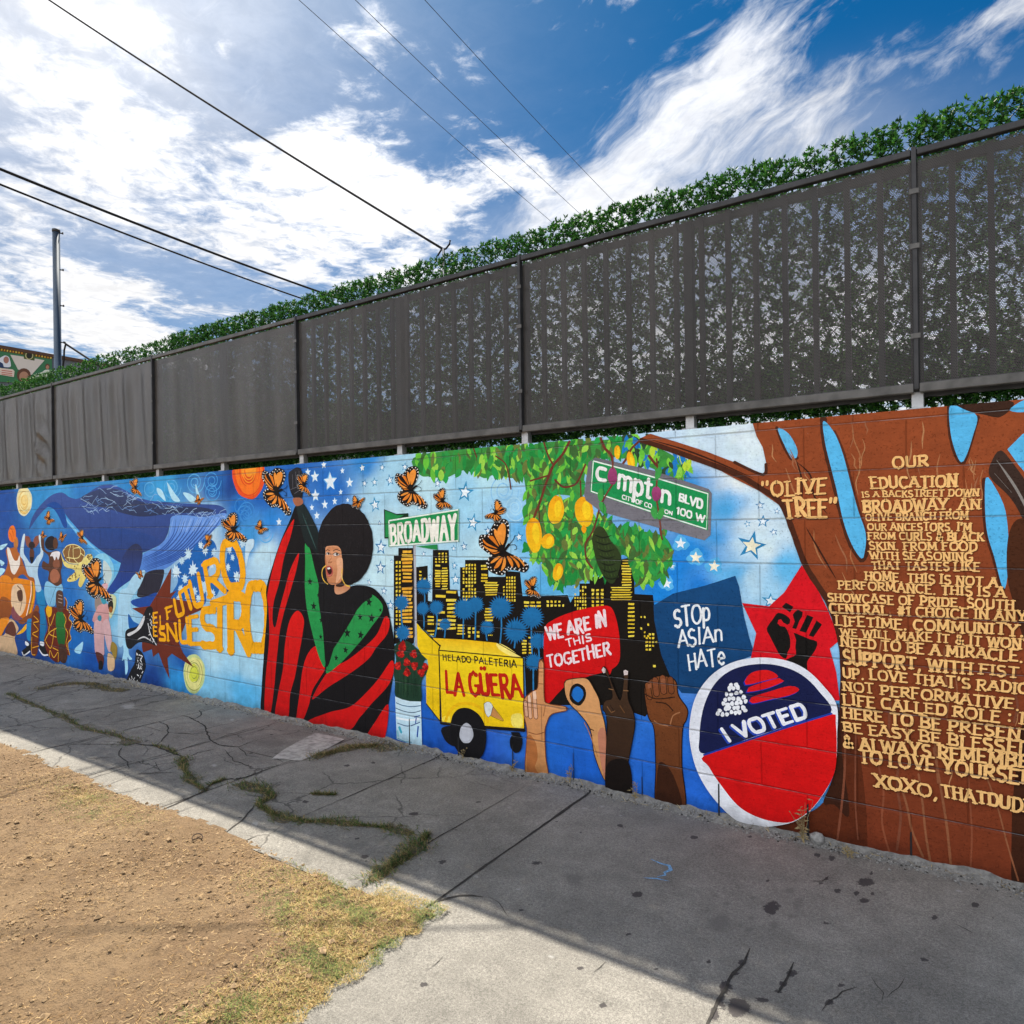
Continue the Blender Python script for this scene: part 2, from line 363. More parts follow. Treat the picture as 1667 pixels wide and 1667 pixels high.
# hand lettering: each glyph a few brush strokes in a box 0..w by 0..1
def arc(cx, cy, rx, ry, a0, a1, n=10): return [(cx + rx * math.cos(R(a0 + (a1 - a0) * i / n)), cy + ry * math.sin(R(a0 + (a1 - a0) * i / n))) for i in range(n + 1)]
GL = {
 'A': (.78, [[(.0, 0), (.39, 1)], [(.39, 1), (.78, 0)], [(.15, .36), (.63, .36)]]),
 'B': (.66, [[(.08, 0), (.08, 1)], [(.08, 1)] + arc(.34, .76, .26, .24, 90, -90) + [(.08, .52)], [(.08, .52)] + arc(.36, .26, .30, .26, 90, -90) + [(.08, 0)]]),
 'C': (.70, [arc(.40, .5, .38, .5, 48, 312, 14)]),
 'D': (.70, [[(.08, 0), (.08, 1)], [(.08, 1)] + arc(.30, .5, .40, .5, 90, -90, 12) + [(.08, 0)]]),
 'E': (.60, [[(.08, 0), (.08, 1)], [(.08, 1), (.58, 1)], [(.08, .52), (.48, .52)], [(.08, 0), (.60, 0)]]),
 'F': (.58, [[(.08, 0), (.08, 1)], [(.08, 1), (.58, 1)], [(.08, .52), (.46, .52)]]),
 'G': (.74, [arc(.40, .5, .38, .5, 48, 330, 14), [(.46, .42), (.76, .42)], [(.73, .42), (.73, .10)]]),
 'H': (.70, [[(.06, 0), (.06, 1)], [(.64, 0), (.64, 1)], [(.06, .52), (.64, .52)]]),
 'I': (.22, [[(.11, 0), (.11, 1)]]),
 'J': (.5, [[(.4, 1), (.4, .25)] + arc(.22, .22, .18, .22, 0, -170)]),
 'K': (.68, [[(.08, 0), (.08, 1)], [(.62, 1), (.10, .44)], [(.25, .58), (.66, 0)]]),
 'L': (.56, [[(.08, 1), (.08, 0)], [(.08, 0), (.56, 0)]]),
 'M': (.90, [[(.06, 0), (.10, 1)], [(.10, 1), (.45, .25)], [(.45, .25), (.80, 1)], [(.80, 1), (.84, 0)]]),
 'N': (.72, [[(.07, 0), (.07, 1)], [(.07, 1), (.65, 0)], [(.65, 0), (.65, 1)]]),
 'O': (.80, [arc(.40, .5, .38, .5, 90, 450, 22)]),
 'P': (.62, [[(.08, 0), (.08, 1)], [(.08, 1)] + arc(.32, .72, .28, .28, 90, -90) + [(.08, .44)]]),
 'Q': (.80, [arc(.40, .5, .38, .5, 90, 450, 22), [(.5, .25), (.8, -.05)]]),
 'R': (.66, [[(.08, 0), (.08, 1)], [(.08, 1)] + arc(.32, .74, .28, .26, 90, -90) + [(.08, .48)], [(.28, .48), (.66, 0)]]),
 'S': (.58, [arc(.30, .745, .25, .255, 40, 250, 10) + arc(.29, .25, .28, .25, 80, -145, 10)]),
 'T': (.66, [[(.33, 0), (.33, 1)], [(.0, 1), (.66, 1)]]),
 'U': (.70, [[(.06, 1), (.06, .32)] + arc(.35, .30, .29, .30, 180, 360) + [(.64, .32), (.64, 1)]]),
 'V': (.72, [[(.0, 1), (.36, 0)], [(.36, 0), (.72, 1)]]),
 'W': (1.0, [[(.0, 1), (.24, 0)], [(.24, 0), (.5, .85)], [(.5, .85), (.76, 0)], [(.76, 0), (1.0, 1)]]),
 'X': (.68, [[(.0, 0), (.68, 1)], [(.0, 1), (.68, 0)]]),
 'Y': (.68, [[(.0, 1), (.34, .45)], [(.68, 1), (.34, .45)], [(.34, .45), (.34, 0)]]),
 'Z': (.62, [[(.0, 1), (.6, 1)], [(.6, 1), (.0, 0)], [(.0, 0), (.62, 0)]]),
 '0': (.62, [arc(.31, .5, .29, .5, 90, 450, 20)]), '1': (.3, [[(.0, .78), (.18, 1)], [(.18, 1), (.18, 0)]]),
 '.': (.2, [[(.08, 0), (.10, .03)]]), ',': (.2, [[(.12, .06), (.04, -.16)]]), ':': (.2, [[(.1, .2), (.1, .23)], [(.1, .7), (.1, .73)]]),
 "'": (.16, [[(.1, 1), (.06, .78)]]), '"': (.44, [[(.07, 1), (.04, .80)], [(.39, 1), (.36, .80)]]), '-': (.4, [[(.04, .48), (.36, .48)]]),
 '#': (.7, [[(.18, .0), (.28, 1)], [(.44, 0), (.54, 1)], [(.04, .34), (.66, .34)], [(.06, .68), (.68, .68)]]),
 '&': (.74, [[(.72, .0), (.22, .70)] + arc(.34, .82, .15, .18, 200, -20, 8) + [(.12, .36)] + arc(.30, .22, .24, .22, 150, 330, 8) + [(.70, .42)]]),
 'Ü': (.70, [[(.06, 1), (.06, .32)] + arc(.35, .30, .29, .30, 180, 360) + [(.64, .32), (.64, 1)], [(.20, 1.16), (.21, 1.18)], [(.48, 1.16), (.49, 1.18)]]),
 'm': (.9, [[(.06, 0), (.06, .72)], [(.06, .5)] + arc(.26, .52, .20, .20, 160, 0, 7) + [(.46, 0)], [(.46, .5)] + arc(.66, .52, .20, .20, 160, 0, 7) + [(.86, 0)]]),
 'p': (.6, [[(.06, -.32), (.06, .72)], arc(.30, .36, .25, .36, 180, -180, 16)]),
 't': (.42, [[(.2, .98), (.2, .16)] + arc(.32, .14, .12, .14, 180, 280, 5), [(.0, .70), (.42, .70)]]),
 'n': (.58, [[(.06, 0), (.06, .72)], [(.06, .48)] + arc(.29, .48, .23, .24, 160, 0, 7) + [(.52, 0)]]),
 'e': (.58, [[(.04, .38), (.54, .38)] + arc(.29, .37, .25, .36, 5, 310, 14)]),
 'a': (.56, [arc(.27, .30, .23, .30, 0, 360, 14), [(.50, .68), (.50, 0)]]),
 ' ': (.40, []),
}
def lettering(coat, fr, text, LB, LT, RT, RB, col, weight=.17, serif=0.0, gap=.17, jit=.03, shadow=None, sh=(.035, -.05), soft=True):
    """paints text into the quadrilateral of the four corner pixels"""
    q = [wp(fr, *p) for p in (LB, LT, RT, RB)]
    adv = []; x = 0
    for ch in text: w = GL[ch][0]; adv.append(x); x += w + (gap if ch != ' ' else 0)
    W = x - (gap if text[-1] != ' ' else 0)
    def mp(u, v):
        u /= W
        a = (q[0][0] + (q[3][0] - q[0][0]) * u, q[0][1] + (q[3][1] - q[0][1]) * u); b = (q[1][0] + (q[2][0] - q[1][0]) * u, q[1][1] + (q[2][1] - q[1][1]) * u)
        return (a[0] + (b[0] - a[0]) * v, a[1] + (b[1] - a[1]) * v)
    passes = ([('s', shadow)] if shadow else []) + [('m', col)]
    state = rnd.getstate()
    for kind, c in passes:
        rnd.setstate(state); k0 = coat.k + 1; n = 0
        for ch, ax in zip(text, adv):
            jx, jy, sl = rnd.uniform(-jit, jit), rnd.uniform(-jit, jit), rnd.uniform(-jit, jit)
            hgt = 1 + rnd.uniform(-jit, jit) * 1.5
            for st in GL[ch][1]:
                pts = [(ax + px_ + jx + sl * py_, py_ * hgt + jy) for px_, py_ in st]
                h0 = math.dist(mp(pts[0][0], 0), mp(pts[0][0], 1)); w = weight * h0
                inset = weight * .5
                pts = [(a, min(max(b, inset), 1 - inset) if 0 <= b <= 1.02 and ch not in ".,':\"" else b) for a, b in pts]
                ww = [mp(*p) for p in pts]
                if len(ww) > 2: ww = spline(ww, False, 3)
                if kind == 's': ww = [(a + sh[0] * h0, b + sh[1] * h0) for a, b in ww]
                coat.wline(ww, w * (1 + rnd.uniform(-.12, .12)) * (1.12 if abs(st[0][1] - st[-1][1]) > abs(st[0][0] - st[-1][0]) or len(st) > 5 else .82), c, -(coat.base + (k0 + n % 12) * STEP)); n += 1
                if serif and len(st) <= 3 and ch not in ".,':\"#-&":
                    for e, o_ in ((0, 1), (-1, -2)):
                        if st[e][1] in (0, 1) and abs(st[e][0] - st[o_][0]) < .75 * abs(st[e][1] - st[o_][1]):
                            xx, yy = pts[e]
                            sw = [mp(xx - serif, yy), mp(xx, yy), mp(xx + serif, yy)]
                            if kind == 's': sw = [(a + sh[0] * h0, b + sh[1] * h0) for a, b in sw]
                            coat.wline(sw, w * .60, c, -(coat.base + (k0 + n % 12) * STEP)); n += 1
        coat.k = k0 + 12

# ------------------------------------------------------------------ the block wall and its mural
wall = tag(empty("mural_wall", (0, 0, 0)), "long low concrete block wall painted end to end with a bright blue, red and brown mural", "wall")
X0, X1 = -12.6, 3.4
b = MB(); b.box(X0, X1, 0.0, 0.2, -0.15, WALL_TOP - 0.002); b.build("block_wall", BLOCKM, wall)

def background():
    ctl = '''5,820,1c4fa0 60,790,2f8fd0 100,800,3d9ad8 20,900,1d4f9e 60,960,1a5aa8 120,900,1f62b5 110,980,1b6fc0 120,1040,1469b8 150,1080,0f4ea0 60,1050,123f88
    200,1100,123d80 250,1110,143c84 170,880,4aa3e0 195,960,8fcdec 180,1000,7cc0e4 130,790,2f7fc8 220,770,2a86cc 300,775,2b78bd 270,790,3aa0dc 350,790,1c62b0
    340,840,9fd0ec 330,870,c8e4f4 300,1080,1a58a8 290,1110,2f8fd0 340,1120,7fc4e6 400,1130,5ab6e6 400,1080,a8d8ee 420,1050,b4dff0 345,1060,b4dff0 430,900,bfe3f3
    405,870,3f9ade 390,830,1a6fc4 430,800,1f63b8 380,780,153f8a 440,850,2a86d8 480,760,1f66bc 540,790,1f6cc4 600,752,2f86d2 615,800,a8d5ec 640,760,a5d6ee 640,860,bfe3f0
    640,930,c4e6f0 640,1000,bfe0ee 700,780,bfe6f2 760,800,9dd4f0 790,780,b8e4f4 830,830,9dd0f0 850,860,5fb4ea 800,900,b9e0ee 860,920,7fc4ee 880,960,5ab0e4
    680,1150,1c60c0 690,1210,1554b4 760,1230,1a55c0 900,1200,1f66c8 960,1250,1c62c8 1090,1250,1f66cc 1110,1200,2a74d8 1140,1290,2468d0 1100,930,1a84dc 1080,960,1585dc
    1130,900,1e8ce0 1170,870,3a9ae0 1200,880,c4e2f2 1215,940,b8dcf0 1230,850,d8ecf6 1180,820,4aa8e4 1130,790,2f8fd8 1180,750,cfe6f4 1150,715,cfe6f6 1220,720,dcecf6
    1200,790,e4f0f8 1250,960,9fd0ee 1290,930,5fb8ea 1280,860,cfe8f6 1350,750,55b8ea 1375,850,55b8ea 1550,720,55b8ea 1610,900,55b8ea 1640,700,5ac0ee 1000,1150,1f6ac8
    1240,900,d4eaf6 1190,930,5ab0e6 1150,960,1a7ed8 660,1060,7fbfe6 1360,1200,4aa0e0 180,915,5fb6e8 160,930,3f8fd0 205,1020,a4d6ee 225,1070,2a66b4 10,1050,123f88 150,1020,1766b4'''.split()
    P = []; C = []
    for q in ctl:
        a, b_, c = q.split(','); P.append(wallpt(float(a), float(b_))); C.append(hx(c))
    P = np.array(P); C = np.array(C)
    xs = np.linspace(X0, X1, 620); zs = np.linspace(-0.12, WALL_TOP, 84)
    gx, gz = np.meshgrid(xs, zs); pts = np.stack([gx.ravel(), gz.ravel()], 1)
    nz = np.array([mnoise.noise_vector((p[0] * 5, p[1] * 5, 3.3)) + .5 * mnoise.noise_vector((p[0] * 14, p[1] * 14, 7.7)) for p in pts])
    w = pts + nz[:, :2] * .055
    d2 = ((w[:, None, 0] - P[None, :, 0]) * .8) ** 2 + (w[:, None, 1] - P[None, :, 1]) ** 2 + 4e-4
    k = d2 ** -1.7; k /= k.sum(1, keepdims=True); col = k @ C
    mott = np.array([mnoise.noise((p[0] * 9, p[1] * 9, 1.1)) + .7 * mnoise.noise((p[0] * 30, p[1] * 30, 1.1)) for p in pts])
    col = np.clip(col * (1 + .10 * mott[:, None]), 0, .9)
    n, m = len(xs), len(zs)
    f = [(j * n + i, j * n + i + 1, (j + 1) * n + i + 1, (j + 1) * n + i) for j in range(m - 1) for i in range(n - 1)]
    link_mesh("painted_sky", [(p[0], -0.0008, p[1]) for p in pts], f, PAINT, wall, col)
background()

# --- swirls, suns
c = Coat(); yy = c.group()
for fr, cx, cy, r, col in (('A', 970, 220, 45, '5fb0e4'), ('A', 1110, 215, 60, '5fb0e4'), ('A', 1260, 180, 60, '5fb0e4'), ('A', 1370, 170, 60, '4a9cdc'), ('A', 1370, 240, 50, '4a9cdc'), ('A', 1600, 370, 70, '3f8fd8'), ('B', 60, 430, 55, '3f8fd8'),
                       ('B', 160, 520, 40, '5fb0ea'), ('B', 40, 380, 40, '3a86d0'), ('C', 640, 380, 80, '8fc8ee'), ('C', 700, 470, 60, 'a8d8f2')):
    for j in range(2 if r > 45 else 1):
        c.line(fr, [(cx + (r - j * r * .5) * (1 - a / 900) * math.cos(R(a + 40 * j)), cy + (r - j * r * .5) * 1.25 * (1 - a / 900) * math.sin(R(a + 40 * j))) for a in range(0, 480, 24)], 7, col, y=yy)
c.build("painted_swirls", wall)
def sun_disc(fr, cx, cy, rx, ry, cols, ring, label):
    c = Coat(); c.ell(fr, cx, cy, rx, ry, cols[0]); c.ell(fr, cx, cy, rx * .86, ry * .86, cols[1], wob=.06); c.ell(fr, cx, cy, rx * .45, ry * .45, cols[2], wob=.1)
    for i in range(7):
        k = .25 + .1 * i; a0 = rnd.uniform(0, 360)
        c.line(fr, [(cx + rx * k * math.cos(R(a0 + a)), cy + ry * k * math.sin(R(a0 + a))) for a in range(0, rnd.choice((150, 220)), 20)], ring[1], ring[0], taper=True)
    c.build("painted_sun", wall, label)
sun_disc('A', 157, 300, 50, 96, ('e6e0b4', 'f3e6a8', 'f4d88a'), ('e2b85a', 8), "pale yellow sun")
sun_disc('B', 78, 205, 82, 146, ('e8521e', 'f4761e', 'f79a2a'), ('e2491a', 9), "orange sun with red rings")
sun_disc('A', 1255, 1415, 70, 128, ('c9d890', 'e6e08c', 'd8dc4a'), ('8f9a4a', 6), "yellow spiral sun near the ground")

# --- whale
c = Coat()
c.line('A', [(380, 370), (450, 440), (530, 530), (620, 620), (700, 680), (760, 700)], 46, '4fa6e6', taper=True)
c.line('A', [(390, 370), (470, 470), (560, 560), (650, 640)], 20, '7cc4f0', taper=True)
c.poly('A', [(190, 480), (212, 400), (260, 330), (330, 265), (400, 245), (450, 275), (500, 285), (560, 255), (640, 205), (720, 195), (800, 225), (880, 270), (960, 295), (1060, 305), (1180, 315), (1300, 320), (1400, 325), (1450, 345), (1465, 375), (1440, 395), (1300, 402), (1130, 395), (1105, 430), (1085, 510), (1045, 575), (960, 620), (905, 650), (900, 740), (780, 700), (700, 650), (600, 580), (520, 500), (450, 420), (395, 350), (360, 325), (300, 345), (240, 410)], '3c589f', col2='283c78')
c.poly('A', [(520, 290), (640, 225), (760, 225), (900, 300), (1080, 330), (1300, 340), (1380, 370), (1120, 380), (900, 400), (700, 350)], '3a4770', col2='2b3658')
c.poly('A', [(300, 330), (350, 305), (400, 335), (425, 400), (435, 465), (412, 468), (380, 400), (345, 350)], '1a4c9c')
c.poly('A', [(560, 500), (700, 470), (900, 500), (1040, 560), (930, 620), (900, 700), (760, 670), (640, 590)], '26488e', col2='2c3f78')
c.poly('A', [(1110, 402), (1200, 392), (1320, 402), (1455, 378), (1450, 425), (1380, 490), (1320, 560), (1250, 605), (1150, 680), (1080, 732), (1000, 758), (895, 752), (910, 690), (930, 640), (1010, 600), (1075, 540), (1100, 470)], '6a9ae4', col2='4f82d2')
q1 = [(1120, 410), (1100, 510), (1030, 600), (920, 660)]; q2 = [(1445, 395), (1370, 490), (1200, 650), (930, 748)]
yy = c.group()
for i in range(11):
    f_ = (i + .6) / 11; c.line('A', [(a[0] + (b_[0] - a[0]) * f_ + rnd.uniform(-6, 6), a[1] + (b_[1] - a[1]) * f_ + 8) for a, b_ in zip(q1, q2)], 10, '2c55a6', taper=True, y=yy)
yy = c.group()
for i in range(16):
    f_ = rnd.random(); t0 = rnd.uniform(0, .5)
    a = [(a_[0] + (b_[0] - a_[0]) * f_, a_[1] + (b_[1] - a_[1]) * f_) for a_, b_ in zip(q1, q2)]
    c.line('A', [a[0], ((a[0][0] + a[1][0]) / 2, (a[0][1] + a[1][1]) / 2), a[1]], 7, '8fb6f0', taper=True, y=yy)
c.poly('A', [(760, 770), (795, 660), (850, 588), (895, 580), (922, 630), (905, 735), (870, 790), (770, 865), (700, 930), (688, 890)], '2e3350', col2='1c49a4')
c.poly('A', [(940, 770), (1040, 742), (1062, 760), (1040, 850), (1010, 900), (940, 922), (885, 905)], '2a2a38')
c.poly('A', [(855, 940), (940, 918), (1012, 892), (1000, 940), (960, 990), (890, 985), (850, 962)], '1c4a9e')
yy = c.group()
for i in range(90):
    x = rnd.uniform(500, 1440); lo, hi = 190 + max(0, abs(x - 700) - 60) * .33, 330 + (x - 500) * .06
    yv = rnd.uniform(min(lo + 20, hi), hi + (40 if x < 1000 else 25)); p = [(x, yv)]
    for j in range(3): p.append((p[-1][0] + rnd.uniform(8, 26), p[-1][1] + rnd.uniform(-22, 22)))
    c.line('A', p, 3.2, rnd.choice(('8fb2dc', '5f86c0', 'a8c8ea')), smooth=False, y=yy)
c.build("painted_whale", wall, "dark blue whale with pale grooved throat")

# --- pale silhouettes and birds
c = Coat()
c.poly('A', [(940, 752), (905, 850), (850, 930), (850, 1000), (880, 1030), (832, 1040), (828, 1100), (800, 1145), (800, 1222), (768, 1232), (763, 1050), (775, 890), (820, 860), (850, 800), (890, 762)], 'a9d6ee')
c.poly('A', [(830, 1030), (862, 1075), (900, 1100), (860, 1120), (835, 1120)], '1a62b0')
for pts in ([(795, 1200), (825, 1230), (835, 1290), (855, 1320), (838, 1326), (825, 1310), (828, 1390), (812, 1420), (806, 1330), (790, 1330), (800, 1270)], [(485, 1255), (515, 1225), (538, 1210), (532, 1260), (520, 1285), (505, 1285), (485, 1275)],
            [(1015, 215), (1050, 235), (1072, 300), (1040, 275), (1020, 250)], [(1080, 180), (1110, 220), (1130, 250), (1165, 300), (1125, 300), (1100, 260)], [(1185, 245), (1230, 255), (1280, 300), (1240, 312), (1200, 275)], [(1265, 190), (1280, 230), (1300, 290), (1270, 250)],
            [(0, 590), (50, 575), (20, 610), (0, 615)], [(0, 680), (30, 700), (10, 720)], [(0, 735), (35, 745), (0, 785)]):
    c.poly('A', pts, 'a6dcf4' if pts[0][1] > 1000 else 'b4e4f8')
c.build("painted_bird", wall, "pale blue birds and hands")
c = Coat()
c.poly('G', [(500, 760), (555, 650), (545, 500), (640, 440), (700, 340), (760, 285), (860, 270), (905, 350), (870, 430), (800, 640), (800, 850), (620, 835), (520, 840)], '1a66b6')
c.ell('G', 1060, 500, 70, 220, '1a66b6'); c.ell('G', 890, 690, 40, 90, '1f6ab4'); c.poly('G', [(1000, 710), (1045, 750), (1005, 780)], '1a4a8a')
for i, (x, y_, r_) in enumerate(((800, 360, 55), (880, 380, 45), (650, 400, 60), (590, 460, 45), (690, 540, 75), (540, 560, 70), (620, 620, 55), (790, 700, 70), (580, 720, 50), (700, 740, 60), (740, 800, 45), (560, 800, 40), (1020, 360, 45), (1050, 430, 35), (1010, 520, 40), (1090, 600, 60), (1140, 300, 60), (760, 320, 40), (860, 500, 40), (870, 760, 50), (660, 680, 35), (640, 790, 40))):
    pts = []
    k = 9
    for j in range(2 * k): a = math.pi * j / k + i; rr = r_ * (rnd.uniform(.8, 1.15) if j % 2 == 0 else rnd.uniform(.45, .65)); pts.append((x + rr * .62 * math.cos(a), y_ + rr * math.sin(a)))
    c.poly('G', pts, rnd.choice(('c6e4f4', 'bfe0f2', 'd2ebf7')))
c.poly('G', [(1170, 300), (1240, 265), (1240, 330), (1200, 400), (1170, 520)], 'c6e4f4')
c.build("painted_splashes", wall)

# --- brown starburst, loudhailer and the yellow words
c = Coat()
c.poly('G', [(497, 520), (485, 755), (545, 728), (490, 800), (780, 850), (780, 900), (640, 960), (620, 1040), (560, 1190), (600, 1290), (700, 1425), (500, 1300), (460, 1340), (480, 1530), (420, 1400), (380, 1290), (330, 1330), (320, 1260), (240, 1290), (230, 1240), (240, 950), (140, 890), (300, 870), (380, 740)], '74301c', smooth=False, col2='6a2c1e')
c.build("painted_starburst", wall)
c = Coat()
c.poly('G', [(275, 885), (320, 880), (340, 960), (366, 1100), (366, 1222), (290, 1205), (200, 1200), (130, 1255), (92, 1235), (78, 1130), (100, 1080), (190, 1050), (235, 970)], '1b1b20')
c.poly('G', [(180, 1265), (235, 1295), (265, 1400), (245, 1480), (190, 1590), (90, 1570), (130, 1450), (165, 1380)], '19191d')
c.poly('G', [(100, 1120), (180, 1075), (245, 960), (255, 985), (215, 1075), (120, 1140)], 'dcdcdc'); c.line('G', [(285, 1030), (310, 1130), (360, 1220)], 12, 'd8d8d8'); c.line('G', [(190, 1175), (250, 1150), (320, 1190)], 14, 'cfcfcf', taper=True)
yy = c.group()
for i in range(70):
    x, y_ = (rnd.uniform(290, 350), rnd.uniform(900, 1200)) if i < 26 else (rnd.uniform(180, 240) - max(0, 0), rnd.uniform(1290, 1500)) if i < 54 else (rnd.uniform(110, 190), rnd.uniform(1480, 1570))
    if i >= 26 and i < 54 and x > 255 - abs(y_ - 1400) * .25: x -= 30
    c.line('G', [(x, y_), (x + rnd.uniform(-12, 14), y_ + rnd.uniform(6, 26))], rnd.uniform(4, 10), 'e6e6e6', y=yy)
c.build("painted_megaphone", wall, "black and white megaphone held up")
c = Coat()
def big(ch, LB, LT, RT, RB, w, col='f9ae10', serif=0): lettering(c, 'G', ch, LB, LT, RT, RB, col, w * (1.2 if w < .15 else 1.0), serif, 0, 0)
for args in (('E', (328, 1035), (328, 925), (372, 915), (372, 1030), .2), ('L', (392, 1065), (388, 945), (434, 990), (434, 1060), .2), ('F', (460, 1000), (440, 878), (505, 860), (490, 960), .2, 'f9ae10', .12), ('U', (545, 985), (515, 800), (575, 745), (625, 950), .19, 'f9ae10', .1),
             ('T', (640, 925), (560, 735), (670, 650), (720, 890), .19), ('U', (710, 900), (650, 640), (745, 550), (800, 870), .17, 'f9ae10', .12), ('R', (835, 815), (775, 470), (915, 415), (985, 760), .16, 'f9ae10', .1), ('O', (985, 735), (930, 275), (1100, 255), (1180, 720), .12),
             ('E', (335, 1150), (330, 1045), (366, 1050), (372, 1150), .2), ('S', (388, 1185), (388, 1060), (440, 1050), (446, 1190), .2), ('N', (462, 1195), (450, 1020), (540, 1010), (562, 1200), .17, 'f9ae10', .08), ('U', (575, 1215), (565, 990), (640, 960), (665, 1215), .15),
             ('E', (660, 1235), (655, 950), (735, 935), (770, 1235), .14, 'f9ae10', .1), ('S', (765, 1255), (765, 880), (905, 870), (920, 1255), .13), ('T', (880, 1290), (865, 830), (1010, 790), (995, 1290), .12, 'f9ae10', .12), ('R', (1015, 1310), (1010, 735), (1170, 740), (1200, 1335), .12, 'f9ae10', .08), ('O', (1175, 1290), (1170, 640), (1372, 640), (1382, 1300), .12)):
    big(*args)
c.line('G', [(860, 840), (950, 810), (1060, 760), (1080, 720)], 50, 'f9ae10')
c.build("painted_lettering", wall, "yellow words EL FUTURO ES NUESTRO")

# --- the small figures at the far left
def figure(label, items):
    c = Coat()
    for it in items:
        k = it[0]
        if k == 'p': c.poly('H', it[2], it[1], col2=it[3] if len(it) > 3 else None)
        elif k == 'e': c.ell('H', *it[2], it[1])
        elif k == 'l': c.line('H', it[2], it[3], it[1])
    c.build("painted_person", wall, label)
figure("drummer with orange head wrap", [
 ('p', 'b5652a', [(70, 310), (160, 300), (230, 370), (270, 480), (330, 600), (400, 640), (385, 690), (330, 650), (260, 590), (200, 640), (250, 760), (140, 720), (20, 660), (60, 560), (90, 450)], 'a2561f'),
 ('p', 'f0e8dc', [(82, 290), (110, 300), (135, 370), (165, 430), (200, 430), (222, 375), (228, 470), (200, 540), (165, 592), (130, 560), (112, 480), (90, 380)]),
 ('e', 'c07a3a', (182, 235, 26, 72)), ('p', 'b5652a', [(140, 290), (195, 300), (200, 350), (180, 400), (150, 380)]), ('e', 'f07a20', (140, 133, 44, 95)), ('l', 'c8501a', [(120, 60), (150, 120), (165, 200)], 8), ('l', 'c8501a', [(105, 120), (130, 150), (140, 220)], 8),
 ('p', 'e88a1a', [(0, 640), (60, 600), (130, 640), (145, 760), (125, 900), (0, 900)], 'd8740e'), ('p', '9c5420', [(0, 870), (130, 890), (155, 990), (100, 1090), (0, 1300)], '7a3c1a'),
 ('p', 'f0901a', [(0, 1110), (60, 1080), (110, 1100), (60, 1200), (0, 1290)]),
 ('p', 'd2ae86', [(0, 1300), (60, 1260), (120, 1090), (210, 1190), (180, 1270), (170, 1330), (192, 1500), (0, 1470)]), ('p', '64362a', [(60, 1240), (100, 1140), (150, 1130), (185, 1230), (165, 1290), (100, 1270)]),
 ('p', 'e88a10', [(150, 640), (250, 640), (350, 660), (392, 690), (402, 800), (382, 960), (330, 1080), (250, 1085), (130, 950), (140, 800)], 'd8720c'), ('p', 'e6c6a0', [(150, 720), (250, 705), (297, 850), (282, 980), (222, 1060), (140, 960), (128, 850)]), ('p', '5a3a2a', [(195, 790), (250, 770), (258, 880), (215, 890)]), ('l', '7a5038', [(200, 720), (240, 760)], 14), ('l', '7a5038', [(250, 900), (230, 1000)], 12),
 ('l', 'f2eee4', [(352, 670), (352, 820), (300, 1065)], 18), ('l', '2f6a34', [(368, 680), (368, 830), (316, 1065)], 14), ('l', 'f2c01a', [(384, 690), (386, 840), (332, 1060)], 14),
 ('p', '8a4a52', [(150, 950), (180, 1010), (235, 1080), (215, 1125), (150, 1090), (130, 1020)]), ('p', '8a4a22', [(410, 940), (440, 960), (440, 1010), (390, 1055), (270, 1150), (210, 1130), (260, 1085), (370, 1010)]), ('p', 'f2b01a', [(300, 1150), (250, 1210), (190, 1270), (260, 1250), (310, 1190)])])
figure("man in pale shirt with arms raised", [
 ('p', '1c86c0', [(410, 790), (470, 760), (505, 800), (522, 1000), (520, 1200), (502, 1345), (458, 1350), (452, 1000), (420, 900)], '166a9c'), ('p', '1c86c0', [(310, 1110), (370, 1120), (362, 1330), (308, 1310)]),
 ('p', '8a5040', [(275, 160), (330, 165), (352, 225), (340, 290), (300, 260), (290, 210)]), ('p', '8a5040', [(455, 155), (400, 165), (378, 230), (395, 290), (450, 220)]),
 ('p', 'cfe6f2', [(262, 150), (286, 148), (270, 330), (300, 400), (360, 470), (420, 390), (462, 330), (440, 165), (465, 160), (492, 360), (442, 480), (430, 600), (470, 760), (410, 782), (390, 640), (320, 600), (272, 440), (230, 380), (235, 280)], 'a8cce4'),
 ('e', '5c382a', (362, 370, 27, 82)), ('e', '2a2024', (362, 262, 36, 42)), ('p', '1c1414', [(338, 400), (384, 400), (372, 455), (356, 465)]),
 ('p', '17171b', [(300, 1340), (350, 1390), (345, 1460), (270, 1520), (250, 1460), (300, 1410)]), ('p', '17171b', [(450, 1390), (500, 1350), (552, 1450), (540, 1522), (460, 1470)]), ('l', 'e8eaf0', [(252, 1470), (275, 1505), (340, 1460)], 16), ('l', 'e8eaf0', [(445, 1440), (490, 1500), (545, 1500)], 18), ('p', 'e4e6ea', [(290, 1345), (330, 1375), (320, 1400), (290, 1385)]), ('p', 'e4e6ea', [(455, 1350), (500, 1360), (495, 1400), (460, 1390)])])
